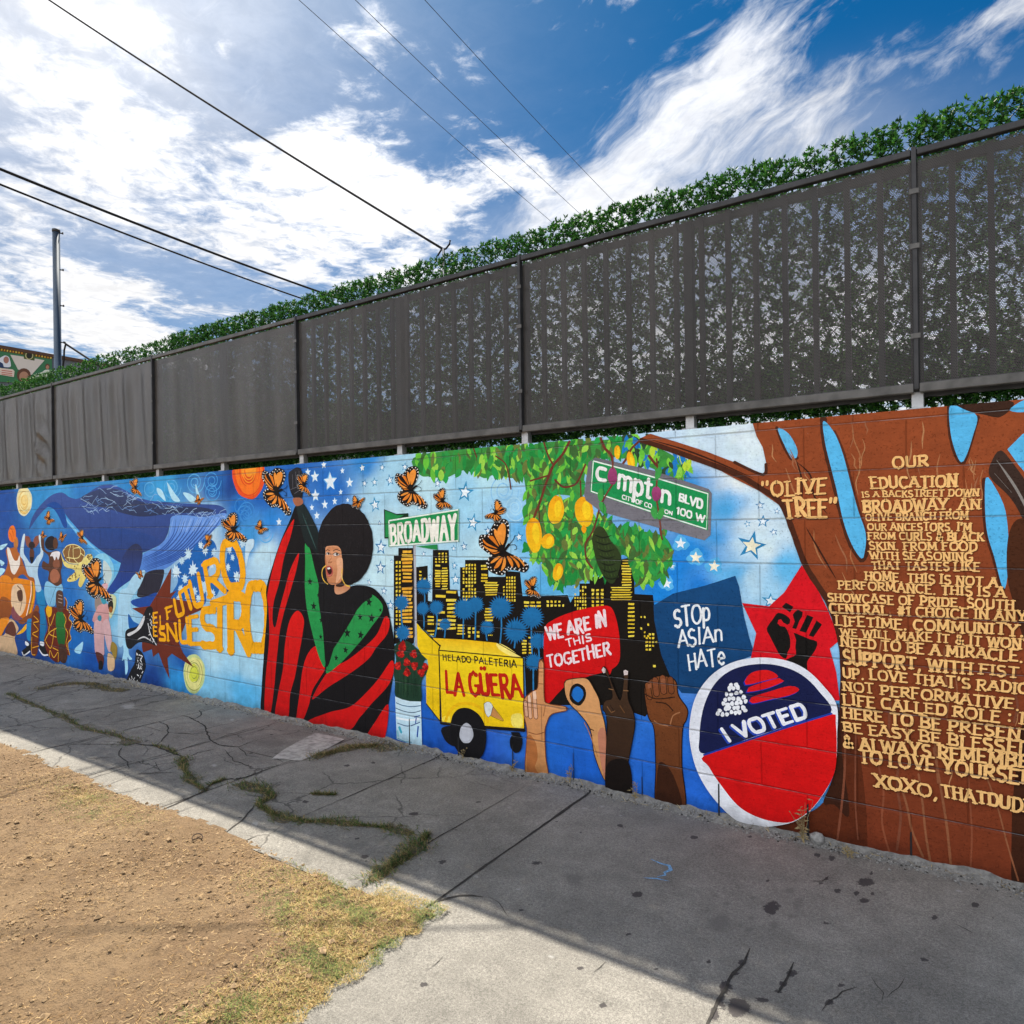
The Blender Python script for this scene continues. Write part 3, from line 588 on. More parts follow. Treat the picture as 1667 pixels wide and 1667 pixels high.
figure("dancer in blue shorts and brown scaled costume", [
 ('p', '6a3016', [(370, 1040), (450, 1040), (442, 1300), (420, 1490), (370, 1505), (350, 1350)]), ('l', 'f0a81a', [(385, 1060), (440, 1120), (380, 1140), (435, 1220), (370, 1260), (430, 1300)], 10), ('l', 'f0a81a', [(362, 1300), (360, 1480), (400, 1500)], 10), ('l', 'f0a81a', [(370, 1420), (440, 1400)], 10),
 ('p', '6a2414', [(520, 960), (720, 960), (735, 850), (760, 900), (760, 980), (800, 1020), (780, 1090), (815, 1140), (790, 1240), (805, 1320), (770, 1370), (790, 1500), (740, 1500), (660, 1585), (560, 1520), (500, 1340), (540, 1200), (520, 1060)]),
 ('e', 'f0b010', (557, 1000, 34, 72)), ('p', '2a7a34', [(640, 1030), (720, 1030), (742, 1200), (730, 1390), (670, 1390), (640, 1240)], '1d5a26'), ('p', '4a2e22', [(670, 1390), (730, 1390), (765, 1500), (740, 1590), (680, 1560)]),
 ('l', 'f0b430', [(735, 850), (760, 900), (758, 980), (800, 1020), (780, 1090), (815, 1140), (790, 1240), (805, 1320), (770, 1370), (790, 1500)], 11), ('l', 'f0b430', [(545, 1060), (570, 1170), (620, 1040)], 10), ('l', 'f0b430', [(510, 1340), (560, 1250), (640, 1200)], 10), ('l', 'f0b430', [(560, 1180), (560, 1260), (640, 1300)], 10), ('l', 'f0b430', [(520, 1350), (580, 1420), (620, 1200)], 10), ('l', 'f0b430', [(560, 1520), (570, 1450), (610, 1530), (660, 1470), (660, 1580)], 10), ('l', 'f0b430', [(600, 1420), (660, 1450)], 10), ('l', 'f0b430', [(725, 1040), (750, 1100), (735, 1180), (770, 1260), (750, 1360), (770, 1440)], 10),
 ('p', '5a3828', [(475, 130), (500, 200), (505, 300), (560, 340), (640, 320), (700, 370), (708, 480), (690, 560), (700, 690), (640, 725), (550, 660), (555, 560), (480, 520), (490, 440), (550, 470), (550, 380), (480, 310), (465, 200)]),
 ('e', 'a8684c', (622, 610, 56, 80)), ('e', '8a543c', (640, 470, 40, 60)), ('e', '1c1820', (580, 240, 68, 82)), ('e', '5f3c2a', (630, 240, 28, 66)),
 ('p', 'e8e4e6', [(570, 385), (600, 338), (680, 338), (662, 425), (640, 390), (622, 432), (598, 385)]),
 ('p', '8cc8e8', [(535, 668), (640, 722), (700, 702), (712, 780), (642, 800), (625, 940), (560, 950), (520, 880), (503, 760)], '7ab8dc'), ('l', '2a5a80', [(640, 722), (600, 830), (565, 940)], 7),
 ('p', '573a2c', [(640, 800), (670, 770), (710, 790), (722, 900), (715, 1000), (660, 1010), (636, 920)]), ('l', 'b8a090', [(665, 820), (705, 835)], 8), ('l', 'b8a090', [(660, 860), (708, 872)], 8), ('l', 'b8a090', [(662, 900), (705, 915)], 8)])
c = Coat()
c.poly('H', [(690, 340), (720, 420), (790, 470), (900, 470), (960, 400), (985, 370), (1030, 360), (1050, 400), (1020, 460), (1000, 470), (992, 580), (930, 722), (900, 728), (888, 690), (905, 620), (860, 660), (785, 675), (765, 645), (850, 560), (820, 530), (730, 490)], 'ecdf8a', col2='e4d070')
c.poly('H', [(712, 335), (760, 270), (840, 253), (920, 290), (962, 350), (925, 450), (840, 465), (760, 440)], '8a6238')
for l in ([(712, 335), (760, 270), (840, 253), (920, 290), (962, 350), (925, 450), (840, 465), (760, 440), (712, 335)], [(800, 270), (780, 350), (790, 440)], [(830, 265), (835, 400), (880, 460)], [(830, 300), (900, 290), (915, 350), (890, 400), (835, 410)], [(915, 350), (950, 380)], [(760, 400), (840, 410)]):
    c.line('H', l, 10, 'f2e69a')
yy = c.group()
for i in range(46):
    x, y_ = rnd.choice(((rnd.uniform(840, 920), rnd.uniform(480, 640)), (rnd.uniform(780, 860), rnd.uniform(600, 650)), (rnd.uniform(990, 1040), rnd.uniform(370, 450)), (rnd.uniform(720, 800), rnd.uniform(400, 450))))
    c.ell('H', x, y_, rnd.uniform(4, 8), rnd.uniform(6, 12), '7a5a2a', y=yy, n=7)
c.build("painted_turtle", wall, "yellow sea turtle with brown shell")
figure("pink figure with butterfly wings and corn", [
 ('p', '8ad0ee', [(1040, 460), (1100, 370), (1200, 360), (1280, 470), (1290, 600), (1230, 740), (1200, 760), (1240, 620), (1220, 480), (1150, 420), (1090, 440)]),
 ('p', 'c4d8d8', [(1170, 440), (1240, 500), (1270, 600), (1220, 720), (1180, 690)]), ('p', 'd0d8a8', [(1230, 830), (1310, 840), (1310, 960), (1260, 1080), (1240, 1060)]), ('p', '9a8a80', [(1080, 860), (1150, 860), (1180, 930), (1090, 1000)]),
 ('p', 'd8a4a2', [(1120, 940), (1222, 930), (1232, 1120), (1190, 1140), (1060, 1130), (1060, 1060), (1090, 1000)], 'c89090'), ('p', '3a9ab0', [(1130, 790), (1165, 800), (1205, 900), (1180, 930), (1150, 900)]), ('e', 'b07a6c', (1190, 770, 26, 56)), ('e', 'e0b0b4', (1192, 722, 36, 34)),
 ('p', 'd6aeb0', [(1072, 1130), (1165, 1140), (1182, 1400), (1172, 1510), (1090, 1490), (1072, 1380)], 'c89a9c'), ('p', 'd6aeb0', [(1168, 1130), (1235, 1110), (1272, 1370), (1255, 1460), (1222, 1440), (1180, 1250)]), ('p', '5a2a24', [(1085, 1470), (1172, 1510), (1165, 1640), (1122, 1610)]), ('p', '1c1818', [(1125, 1570), (1165, 1580), (1160, 1660), (1120, 1660)]),
 ('e', '2a2824', (1256, 942, 30, 66)), ('e', 'a0602a', (1256, 990, 22, 36)), ('e', '3a8aa0', (1130, 1085, 24, 34)), ('p', '9a8036', [(1270, 1350), (1325, 1400), (1325, 1500), (1300, 1560), (1270, 1480), (1250, 1440)]), ('p', 'd8b48a', [(1222, 1490), (1270, 1500), (1300, 1560), (1290, 1667), (1225, 1667)])])


# --- stars
def hollow(c, fr, x, y_, r, col='2a84b8', mid='e8f4fa', y1=None, y2=None):
    X, Z = wp(fr, x, y_); s_ = c.size(fr, x, y_, r); rot = rnd.uniform(-14, 14)
    c.wstar(X, Z, s_, col, rot, .40); c.wstar(X, Z - s_ * .03, s_ * .60, mid, rot + rnd.uniform(-6, 6), .45)
for x, y_, r in ((487, 260, 48), (585, 265, 26), (410, 235, 30), (375, 212, 21), (455, 175, 20), (548, 205, 16), (413, 330, 32), (540, 312, 15), (510, 358, 19), (460, 375, 24), (395, 390, 17), (420, 430, 22), (270, 405, 30), (230, 462, 22), (575, 352, 13)):
    c = Coat(); X, Z = wp('B', x, y_); s_ = c.size('B', x, y_, r); c.wstar(X, Z, s_ * 1.12, '6fb6ea', 4, .5); c.wstar(X, Z, s_, 'e6f2fa', 0, .42); c.build("painted_star", wall)
for fr, x, y_, r in ([('B',) + q for q in ((648, 190, 30), (748, 188, 24), (862, 185, 26), (660, 268, 24), (710, 262, 26), (787, 252, 33), (1027, 268, 27), (1165, 312, 55), (712, 375, 42), (935, 390, 19), (735, 468, 15), (1205, 465, 48), (1280, 505, 25), (742, 588, 44), (740, 692, 40), (957, 622, 17), (1108, 595, 19), (1160, 585, 25), (1112, 685, 22), (1117, 750, 36), (757, 808, 24), (683, 765, 18), (790, 880, 30), (990, 735, 15), (797, 660, 14), (700, 1010, 12))]
                     + [('C', 722, 622, 32), ('C', 640, 605, 12), ('C', 385, 770, 20), ('C', 620, 560, 13), ('E', 408, 705, 72), ('E', 460, 592, 32), ('E', 388, 605, 18), ('E', 510, 642, 20), ('E', 447, 518, 22), ('E', 525, 545, 16), ('E', 495, 960, 40)]):
    c = Coat(); hollow(c, fr, x, y_, r, rnd.choice(('2a84b8', '2f8fc0', '2778ae')), 'f4eed0' if r > 60 else 'e8f4fa'); c.build("painted_star", wall)
for x, y_, r in ((80, 695, 28), (150, 760, 30), (235, 800, 30), (15, 880, 26), (40, 800, 14)):
    c = Coat(); c.ell('E', x, y_, r * 1.3, r * 1.25, '58b4ea', wob=.15); c.star('E', x, y_, r, 'f6f0d8' if r == 30 else 'eef6fa'); c.build("painted_star", wall)

# --- city skyline, windows, palms
c = Coat()
c.poly('C', [(68, 1180), (68, 720), (92, 720), (92, 680), (180, 680), (182, 780), (245, 772), (247, 955), (268, 960), (272, 690), (355, 690), (362, 898), (400, 898), (406, 932), (414, 932), (414, 780), (440, 780), (440, 742), (562, 742), (562, 830), (650, 830), (650, 800), (730, 805), (740, 930), (860, 930), (975, 925), (990, 965), (1010, 930), (1035, 930), (1035, 865), (1090, 865), (1090, 830), (1180, 830), (1252, 740), (1320, 725), (1325, 920), (1420, 925), (1430, 1000), (1440, 1100), (1490, 1300), (1530, 1380), (1380, 1560), (1200, 1500), (760, 1500), (750, 1250), (300, 1160), (190, 1080), (170, 1180)], '17120e', smooth=False)
c.line('C', [(730, 805), (742, 925), (860, 925), (975, 922), (990, 958), (1010, 925), (1033, 925), (1035, 862), (1088, 860), (1090, 826), (1150, 826)], 7, '6fc0ee', smooth=False)
c.build("painted_skyline", wall, "black city skyline with yellow windows")
c = Coat(); yy = c.group()
def windows(x0, y0, x1, y1, nx, ny, fx=.55, fy=.55, skip=.12, cols=('f2d33a', 'f4dc4e', 'e8c42e')):
    for i in range(nx):
        for j in range(ny):
            if rnd.random() < skip: continue
            cx, cy = x0 + (i + .5) * (x1 - x0) / nx, y0 + (j + .5) * (y1 - y0) / ny
            w, h = (x1 - x0) / nx * fx * rnd.uniform(.8, 1.15) / 2, (y1 - y0) / ny * fy * rnd.uniform(.8, 1.2) / 2; sl = rnd.uniform(-.25, .25) * h
            c.poly('C', [(cx - w, cy - h + sl), (cx + w, cy - h - sl), (cx + w * rnd.uniform(.85, 1), cy + h - sl), (cx - w, cy + h + sl)], rnd.choice(cols), smooth=False, y=yy)
windows(75, 745, 108, 1150, 2, 19); windows(110, 690, 166, 1150, 1, 24, .95, .62, .03, ('f2b63a', 'f0c040', 'eaa62e')); windows(196, 795, 240, 850, 2, 3); windows(280, 702, 350, 760, 4, 4); windows(280, 765, 352, 900, 2, 10, .85, .6, .1); windows(285, 900, 396, 1110, 2, 10, .85, .55, .25)
windows(425, 760, 500, 960, 5, 11, .6, .6, .08); windows(522, 765, 560, 860, 1, 6, .95, .6); windows(540, 855, 615, 930, 1, 6, .95, .55, 0); windows(652, 826, 706, 962, 4, 8, .6, .6, .15); windows(635, 875, 650, 930, 1, 3); windows(745, 955, 840, 992, 3, 2, .8); windows(862, 950, 962, 990, 5, 2); windows(1008, 875, 1075, 1005, 5, 7, .6, .6, .2); windows(1095, 890, 1168, 990, 3, 5)
windows(1255, 738, 1312, 880, 1, 10, .9, .5, .05); windows(1200, 880, 1312, 955, 1, 6, .95, .5, 0); windows(1285, 962, 1330, 1150, 1, 9, .85, .4, .15); windows(1350, 1030, 1405, 1150, 3, 6, .5, .5, .5); windows(1380, 1120, 1446, 1220, 4, 5, .7, .5, .3); windows(732, 1140, 800, 1235, 2, 6, .7, .55, .3); windows(398, 1075, 440, 1150, 1, 5, .9); windows(540, 990, 592, 1065, 1, 5, .9); windows(240, 1030, 282, 1140, 1, 6, .9, .5, .2); windows(560, 1130, 585, 1140, 3, 1); windows(1420, 1290, 1436, 1302, 1, 1, .9, .9, 0); windows(1090, 1060, 1140, 1090, 3, 2); windows(450, 1090, 520, 1150, 3, 3)
c.build("painted_windows", wall)
for x, y_, r, yb in ((108, 965, 42, 1100), (225, 880, 44, 1000), (220, 995, 36, 1100), (290, 990, 40, 1150), (335, 1078, 34, 1150), (435, 1000, 60, 1160), (495, 975, 46, 1160), (555, 1095, 38, 1160), (625, 992, 64, 1175), (705, 1112, 66, 1200), (790, 1040, 62, 1230), (822, 1165, 46, 1260), (797, 1275, 46, 1420), (115, 1122, 42, 1165), (775, 1400, 1, 1440)):
    c = Coat(); yy = c.group(); c.line('C', [(x, y_), (x + rnd.uniform(-6, 6), (y_ + yb) / 2), (x + rnd.uniform(-14, 8), yb)], 9, '2a7cb4')
    if r > 5:
        k = 26; pts = []
        for i in range(2 * k):
            a = math.pi * i / k; rr = r * (rnd.uniform(.95, 1.2) if i % 2 == 0 else .72); pts.append((x + rr * math.cos(a), y_ + rr * math.sin(a)))
        c.poly('C', pts, '1d72ae', smooth=False, col2='1a689e')
        c.build("painted_palm_tree", wall)
c = Coat(); c.line('C', [(176, 665), (180, 800), (182, 1000), (184, 1190)], 15, 'b2b4bc', smooth=False); c.line('C', [(170, 670), (174, 1190)], 4, '4a4a52', smooth=False); c.build("painted_pole", wall)

# --- woman with afro and striped robe
c = Coat()
c.poly('B', [(147, 1425), (145, 1300), (158, 1100), (172, 900), (168, 800), (200, 680), (240, 560), (288, 450), (318, 378), (356, 372), (400, 450), (430, 525), (470, 640), (520, 790), (620, 780), (690, 788), (735, 820), (775, 880), (795, 970), (812, 1080), (810, 1200), (792, 1320), (772, 1440), (756, 1562), (680, 1562), (560, 1512), (460, 1484), (350, 1465), (290, 1452), (240, 1447)], '151214')
for P in ([(160, 1425), (165, 1250), (183, 1050), (180, 900), (174, 830), (205, 680), (240, 570), (280, 490), (308, 450), (292, 530), (258, 640), (235, 760), (205, 870), (200, 960), (214, 990), (235, 900), (262, 800), (290, 700), (332, 618), (320, 700), (292, 800), (262, 900), (238, 1000), (226, 1100), (216, 1200), (206, 1310), (187, 1432)],
          [(215, 1442), (225, 1340), (252, 1200), (262, 1080), (285, 960), (325, 908), (357, 950), (350, 1030), (332, 1130), (312, 1240), (288, 1330), (276, 1450)], [(320, 1458), (335, 1330), (352, 1200), (380, 1120), (425, 1088), (458, 1180), (462, 1205), (432, 1255), (400, 1310), (380, 1390), (348, 1464)],
          [(398, 1352), (480, 1212), (570, 1160), (650, 1100), (722, 1030), (765, 938), (788, 960), (776, 1025), (722, 1092), (680, 1152), (590, 1222), (480, 1292)], [(375, 1472), (480, 1420), (590, 1390), (680, 1310), (740, 1240), (798, 1158), (810, 1205), (780, 1285), (700, 1372), (640, 1442), (568, 1512)], [(668, 1557), (720, 1460), (782, 1380), (757, 1562)]):
    c.poly('B', P, 'dc1512', col2='c80f10')
yy = c.group()
for i in range(60):      # dry brush strokes where red meets black
    x, y_ = rnd.choice(((rnd.uniform(640, 760), rnd.uniform(1000, 1060)), (rnd.uniform(390, 450), rnd.uniform(1090, 1200)), (rnd.uniform(280, 330), rnd.uniform(640, 760)), (rnd.uniform(700, 770), rnd.uniform(1320, 1480)), (rnd.uniform(400, 470), rnd.uniform(1290, 1340))))
    c.line('B', [(x, y_), (x + rnd.uniform(8, 30), y_ - rnd.uniform(20, 60))], rnd.uniform(2, 5), '1c1214', y=yy, taper=True, smooth=False)
c.poly('B', [(364, 570), (388, 600), (412, 700), (430, 770), (446, 870), (456, 980), (467, 1090), (462, 1192), (430, 1130), (395, 1000), (370, 880), (362, 770), (364, 660)], '279a4a', col2='23904a'); c.poly('B', [(470, 1222), (490, 1130), (540, 1050), (600, 950), (650, 860), (690, 824), (742, 862), (752, 910), (702, 982), (650, 1052), (580, 1132), (530, 1182)], '2a9a4c', col2='238844')
yy = c.group()
for x, y_, r in ((388, 762, 22), (407, 885, 24), (445, 955, 17), (442, 1040, 15), (685, 865, 25), (640, 940, 20), (698, 945, 27), (575, 1020, 26), (643, 1030, 25), (567, 1105, 20), (520, 1145, 17), (430, 830, 12), (742, 905, 12)): c.star('B', x, y_, r, '14201a', y=yy)
c.poly('B', [(430, 520), (480, 620), (470, 760), (540, 805), (590, 790), (640, 790), (702, 832), (650, 875), (580, 965), (520, 1065), (472, 1190), (452, 1000), (430, 840), (440, 700)], '1a191c', col2='141315')
yy = c.group()
for i in range(12):
    x = rnd.uniform(460, 620); y_ = rnd.uniform(830, 960); c.line('B', [(x, y_), (x + rnd.uniform(-12, 14), y_ + rnd.uniform(40, 110))], 5, '2c2c32', y=yy, taper=True)
c.poly('B', [(320, 378), (356, 372), (402, 450), (432, 522), (446, 640), (400, 600), (366, 572), (340, 480)], '1e2b2b', col2='151d1e'); c.line('B', [(350, 420), (385, 510), (420, 600)], 9, '34504e', taper=True)
c.build("painted_woman", wall, "woman in red, black and green robe with raised fist"); wm = COL.objects[-1] if False else None
woman = [o for o in bpy.data.objects if o.name == "painted_woman"][0]
c = Coat()
c.poly('B', [(280, 222), (300, 200), (325, 188), (346, 205), (352, 270), (346, 345), (312, 347), (286, 295)], '2b2b30', col2='1c1c20'); c.poly('B', [(302, 345), (345, 343), (352, 370), (318, 382)], 'a8684a')
yy = c.group()
for l in ([(300, 225), (302, 290)], [(316, 212), (320, 280)], [(333, 208), (337, 275)], [(290, 300), (330, 285), (350, 290)], [(310, 320), (340, 300)]): c.line('B', l, 4, '55555c', y=yy)
c.build("gloved_fist", woman)
c = Coat(); pts = []
for i in range(60):
    a = 2 * math.pi * i / 60; k = 1 + rnd.uniform(-.012, .012); pts.append((566 + 140 * k * math.cos(a), 580 + 205 * k * math.sin(a) * (1.02 if math.sin(a) < 0 else .98)))
c.poly('B', pts, '1e1a1c', col2='171416'); yy = c.group()
for i in range(120):
    a = rnd.uniform(0, 6.28); k = math.sqrt(rnd.random()) * .92; x, y_ = 566 + 140 * k * math.cos(a), 580 + 205 * k * math.sin(a); c.line('B', [(x, y_), (x + rnd.uniform(-5, 5), y_ + rnd.uniform(5, 14))], 2.4, '2b2628', y=yy, smooth=False)
c.build("hair", woman)
c = Coat()
c.poly('J', [(370, 1200), (440, 1200), (560, 1215), (565, 1245), (500, 1300), (410, 1330), (365, 1300)], 'c07c54', col2='d8a07c'); c.poly('J', [(380, 1200), (470, 1160), (490, 1210), (440, 1235), (380, 1225)], '3a241a')
c.poly('J', [(250, 720), (300, 703), (400, 705), (445, 760), (458, 860), (472, 980), (468, 1080), (450, 1160), (390, 1200), (310, 1200), (270, 1150), (262, 1050), (248, 960), (240, 870), (246, 790)], 'dd9c72', col2='c98458')
c.poly('J', [(246, 830), (262, 960), (268, 1060), (290, 1130), (262, 1120), (246, 980)], 'b87248'); c.poly('J', [(390, 880), (460, 860), (470, 1000), (440, 1120), (380, 1180), (400, 1020)], 'e8ae86'); c.poly('J', [(262, 730), (330, 715), (420, 730), (440, 760), (360, 755), (270, 770)], 'cf8a60')
for l, w_, col in (([(252, 770), (268, 752), (300, 765)], 9, '40241a'), ([(345, 770), (385, 750), (440, 770)], 10, '40241a'), ([(310, 800), (322, 860), (290, 900), (330, 915)], 7, 'a8643e')): c.line('J', l, w_, col)
c.ell('J', 278, 802, 26, 17, 'f2e8e0'); c.ell('J', 286, 803, 11, 15, '2a1a14'); c.ell('J', 385, 812, 38, 20, 'f2e8e0'); c.ell('J', 395, 812, 14, 18, '2a1a14'); c.line('J', [(345, 808), (380, 788), (425, 812)], 7, '2a1a14'); c.line('J', [(350, 828), (390, 838), (425, 818)], 4, '6a3e28'); c.line('J', [(258, 800), (278, 784), (306, 800)], 7, '2a1a14')
c.line('J', [(285, 915), (310, 925), (330, 905)], 8, '8a4e30'); c.poly('J', [(258, 975), (290, 958), (325, 975), (345, 1030), (330, 1085), (295, 1105), (265, 1075), (258, 1020)], 'b8544c'); c.poly('J', [(266, 985), (295, 975), (328, 1010), (322, 1060), (292, 1070), (272, 1040)], '3a1512'); c.poly('J', [(268, 988), (296, 978), (312, 996), (290, 1006), (272, 1004)], 'f4efe6'); c.line('J', [(275, 1080), (300, 1090), (325, 1070)], 12, 'd07a6c')
c.build("face", woman)
c = Coat(); c.line('J', [(252, 960), (215, 990), (200, 1050), (210, 1120), (240, 1170), (275, 1195)], 16, 'e6b84a'); c.build("hoop_earring", woman)
c = Coat(); c.line('J', [(462, 1000), (455, 1090), (475, 1160), (510, 1210), (560, 1225)], 17, 'e6b84a'); c.line('J', [(455, 1060), (462, 1130)], 8, 'f6e2a0'); c.build("hoop_earring", woman)

# --- mango tree foliage, fruit
c = Coat()
polys = [[(185, 188), (750, 130), (750, 285), (700, 320), (600, 300), (540, 320), (450, 270), (330, 320), (260, 310), (195, 300)], [(750, 140), (1130, 100), (1370, 85), (1440, 130), (1560, 200), (1610, 240), (1600, 330), (1500, 300), (1400, 250), (1250, 200), (1130, 210), (1060, 300), (1050, 420), (900, 420), (880, 540), (760, 560), (740, 400)],
         [(750, 640), (850, 560), (1000, 480), (1120, 500), (1250, 560), (1480, 600), (1540, 720), (1480, 840), (1380, 890), (1330, 860), (1300, 740), (1250, 720), (1190, 830), (1100, 830), (1030, 870), (990, 890), (890, 880), (850, 780), (760, 700)], [(750, 520), (800, 500), (1000, 400), (1080, 420), (1100, 560), (880, 640)]]
for P in polys:
    k = (sum(p[0] for p in P) / len(P), sum(p[1] for p in P) / len(P)); c.poly('C', [(k[0] + (p[0] - k[0]) * .96, k[1] + (p[1] - k[1]) * .90) for p in P], '3d8f3e')
def inside(p, P):
    r_ = False; j = len(P) - 1
    for i in range(len(P)):
        if (P[i][1] > p[1]) != (P[j][1] > p[1]) and p[0] < (P[j][0] - P[i][0]) * (p[1] - P[i][1]) / (P[j][1] - P[i][1]) + P[i][0]: r_ = not r_
        j = i
    return r_
yy = c.group()
for P in polys:
    xs = [p[0] for p in P]; ys = [p[1] for p in P]; area = (max(xs) - min(xs)) * (max(ys) - min(ys)); n = int(area / 620)
    for i in range(n):
        p = (rnd.uniform(min(xs), max(xs)), rnd.uniform(min(ys), max(ys)))
        if not inside(p, P): continue
        L, w_ = rnd.uniform(22, 44), rnd.uniform(9, 17); a = R(rnd.gauss(90, 26)); ca, sa = math.cos(a), math.sin(a)
        pts = [(p[0] + u * L * ca - v * w_ * sa, p[1] + u * L * sa + v * w_ * ca) for u, v in ((-1, 0), (-.5, .8), (.1, 1), (.7, .55), (1.1, 0), (.7, -.55), (.1, -1), (-.5, -.8))]
        edge = p[0] > 1250 and p[1] < 330
        c.poly('C', pts, rnd.choice(('35963c', '2f9a48', '67c23c', '86cc46', '2a7a34', '3f6a34', '4f6a34', '28a04a', '9ad44c', '1f8a3c', '6a7a3a') if not edge else ('67c23c', '7ccc40', '1f7ac4', '2f4a34', '3f9a3c', '1f7ac4', 'b8d83c')), y=yy)
c.build("painted_foliage", wall, "green mango tree leaves")
c = Coat()
for l, w_ in (([(900, 250), (860, 350), (835, 430), (800, 520)], 14), ([(985, 125), (950, 190), (900, 250), (880, 300)], 15), ([(852, 130), (875, 200), (900, 245)], 10), ([(1148, 108), (1170, 160), (1205, 200), (1212, 285)], 15), ([(1362, 112), (1310, 160), (1285, 210), (1240, 270)], 12), ([(1068, 245), (1030, 330), (1000, 355), (950, 360), (910, 325)], 11), ([(1042, 330), (1045, 410)], 9), ([(1200, 340), (1150, 450), (1112, 580), (1070, 660), (1075, 740), (1105, 785)], 10), ([(1440, 215), (1450, 340), (1455, 560), (1470, 635)], 9), ([(600, 200), (650, 240), (670, 310), (680, 372)], 8), ([(485, 160), (500, 205)], 8), ([(880, 300), (780, 330)], 9), ([(825, 470), (830, 560)], 6), ([(1400, 200), (1440, 250)], 14)):
    c.line('C', l, w_, '6e3426')
for x, y_, rx, ry, an in ((800, 612, 42, 92, -4), (915, 482, 42, 74, 5), (1062, 490, 48, 80, -6), (872, 645, 34, 40, 20), (925, 805, 26, 46, 12), (1305, 225, 20, 48, -10), (1235, 180, 16, 36, 0)):
    c.ell('C', x, y_, rx, ry, 'f2a312', ang=an, col2='f7c51c'); c.ell('C', x + rx * .25, y_ - ry * .1, rx * .45, ry * .6, 'fbd023', ang=an)
c.poly('C', [(1060, 560), (1075, 580), (1062, 605), (1046, 580)], 'f2a312')
c.poly('C', [(1132, 568), (1168, 580), (1200, 640), (1240, 690), (1256, 745), (1232, 830), (1210, 866), (1172, 842), (1130, 760), (1110, 680), (1104, 620)], '34401f', col2='2a3a1c')
for i in range(7):
    y_ = 610 + i * 36; c.line('C', [(1112 + i * 8, y_), (1160 + i * 7, y_ + 16), (1205 + i * 7, y_ + 4)], 8, '1b2413', taper=True)
for i in range(6):
    y_ = 634 + i * 36
    for k in range(5): x = 1128 + i * 8 + k * 17; c.line('C', [(x, y_ - 4 + k * 1.5), (x + 5, y_ + 12 + k * 1.5)], 7, ('55762f', '4a6a2a', '668a3a')[k % 3], taper=True, smooth=False)
c.build("painted_fruit", wall, "mangoes and a dark green pod on branches")

# --- street signs
def sign(label, fr, back, front, border, words, bw, gcol='1b9250'):
    c = Coat()
    for P, col in back: c.poly(fr, P, col, smooth=False)
    c.poly(fr, front, gcol, smooth=False); c.line(fr, border + [border[0]], bw, 'eaf4ec', smooth=False)
    for w_ in words: lettering(c, fr, *w_)
    c.build("painted_street_sign", wall, label)
sign("green sign reading BROADWAY", 'B', [([(760, 398), (822, 422), (882, 418), (884, 445), (800, 470), (784, 545), (762, 545)], '15301e'), ([(766, 404), (824, 428), (860, 428), (800, 462), (780, 538), (767, 538)], '228a48'), ([(920, 585), (1028, 575), (1030, 602), (985, 596)], '228a48')], [(781, 452), (1137, 396), (1137, 561), (783, 587)], [(785, 456), (1133, 401), (1133, 557), (788, 582)], [('BROADWAY', (795, 572), (791, 474), (1118, 418), (1120, 546), 'f2f0e4', .15, 0, .24, .02)], 8)
fr_ = Coat(); fr_.poly('C', [(1062, 400), (1085, 232), (1120, 208), (1420, 275), (1712, 372), (1728, 395), (1722, 612), (1690, 640), (1400, 560), (1150, 490), (1070, 430)], '6d6c74', smooth=False, col2='7a7880'); fr_.build("painted_sign_back", wall)
sign("green sign reading Compton BLVD", 'C', [], [(1105, 220), (1400, 298), (1714, 392), (1706, 588), (1400, 492), (1093, 388)], [(1110, 226), (1400, 303), (1708, 397), (1700, 581), (1400, 486), (1099, 384)],
     [('C', (1126, 325), (1130, 252), (1178, 262), (1176, 338), 'f2f4f0', .2, 0, 0, 0), ('mpt', (1236, 372), (1244, 268), (1418, 318), (1410, 428), 'f2f4f0', .15, 0, .12, .01), ('n', (1462, 444), (1468, 352), (1516, 366), (1512, 460), 'f2f4f0', .17, 0, 0, 0), ('BLVD', (1556, 434), (1560, 392), (1680, 424), (1676, 480), 'f2f4f0', .2, 0, .15, 0), ('100 W', (1545, 503), (1549, 464), (1692, 508), (1688, 552), 'f2f4f0', .2, 0, .15, 0), ('CITY OF CO', (1260, 424), (1263, 400), (1416, 450), (1414, 476), 'f2f4f0', .2, 0, .15, 0), ('TON', (1463, 494), (1465, 472), (1524, 488), (1522, 510), 'f2f4f0', .2, 0, .15, 0)], 7)
c = Coat(); c.ell('C', 1211, 305, 25, 46, 'a8447a', col2='8a3464'); c.ell('C', 1440, 397, 25, 40, 'a8447a', col2='8a3464')
for l in ([(1212, 200), (1212, 262)], [(1210, 350), (1190, 380), (1150, 450)], [(1442, 330), (1440, 360)], [(1442, 436), (1455, 520), (1468, 630)]): c.line('C', l, 9, '7a4030')
for x, y_ in ((1150, 402), (1160, 470), (1428, 495), (1462, 500), (1450, 290), (1560, 290)):
    c.ell('C', x, y_, 16, 34, rnd.choice(('6cc23c', '8ad04a', '3fa04a')), ang=rnd.uniform(-20, 20))
c.build("painted_fruit", wall, "purple fruit in place of letters on the sign")

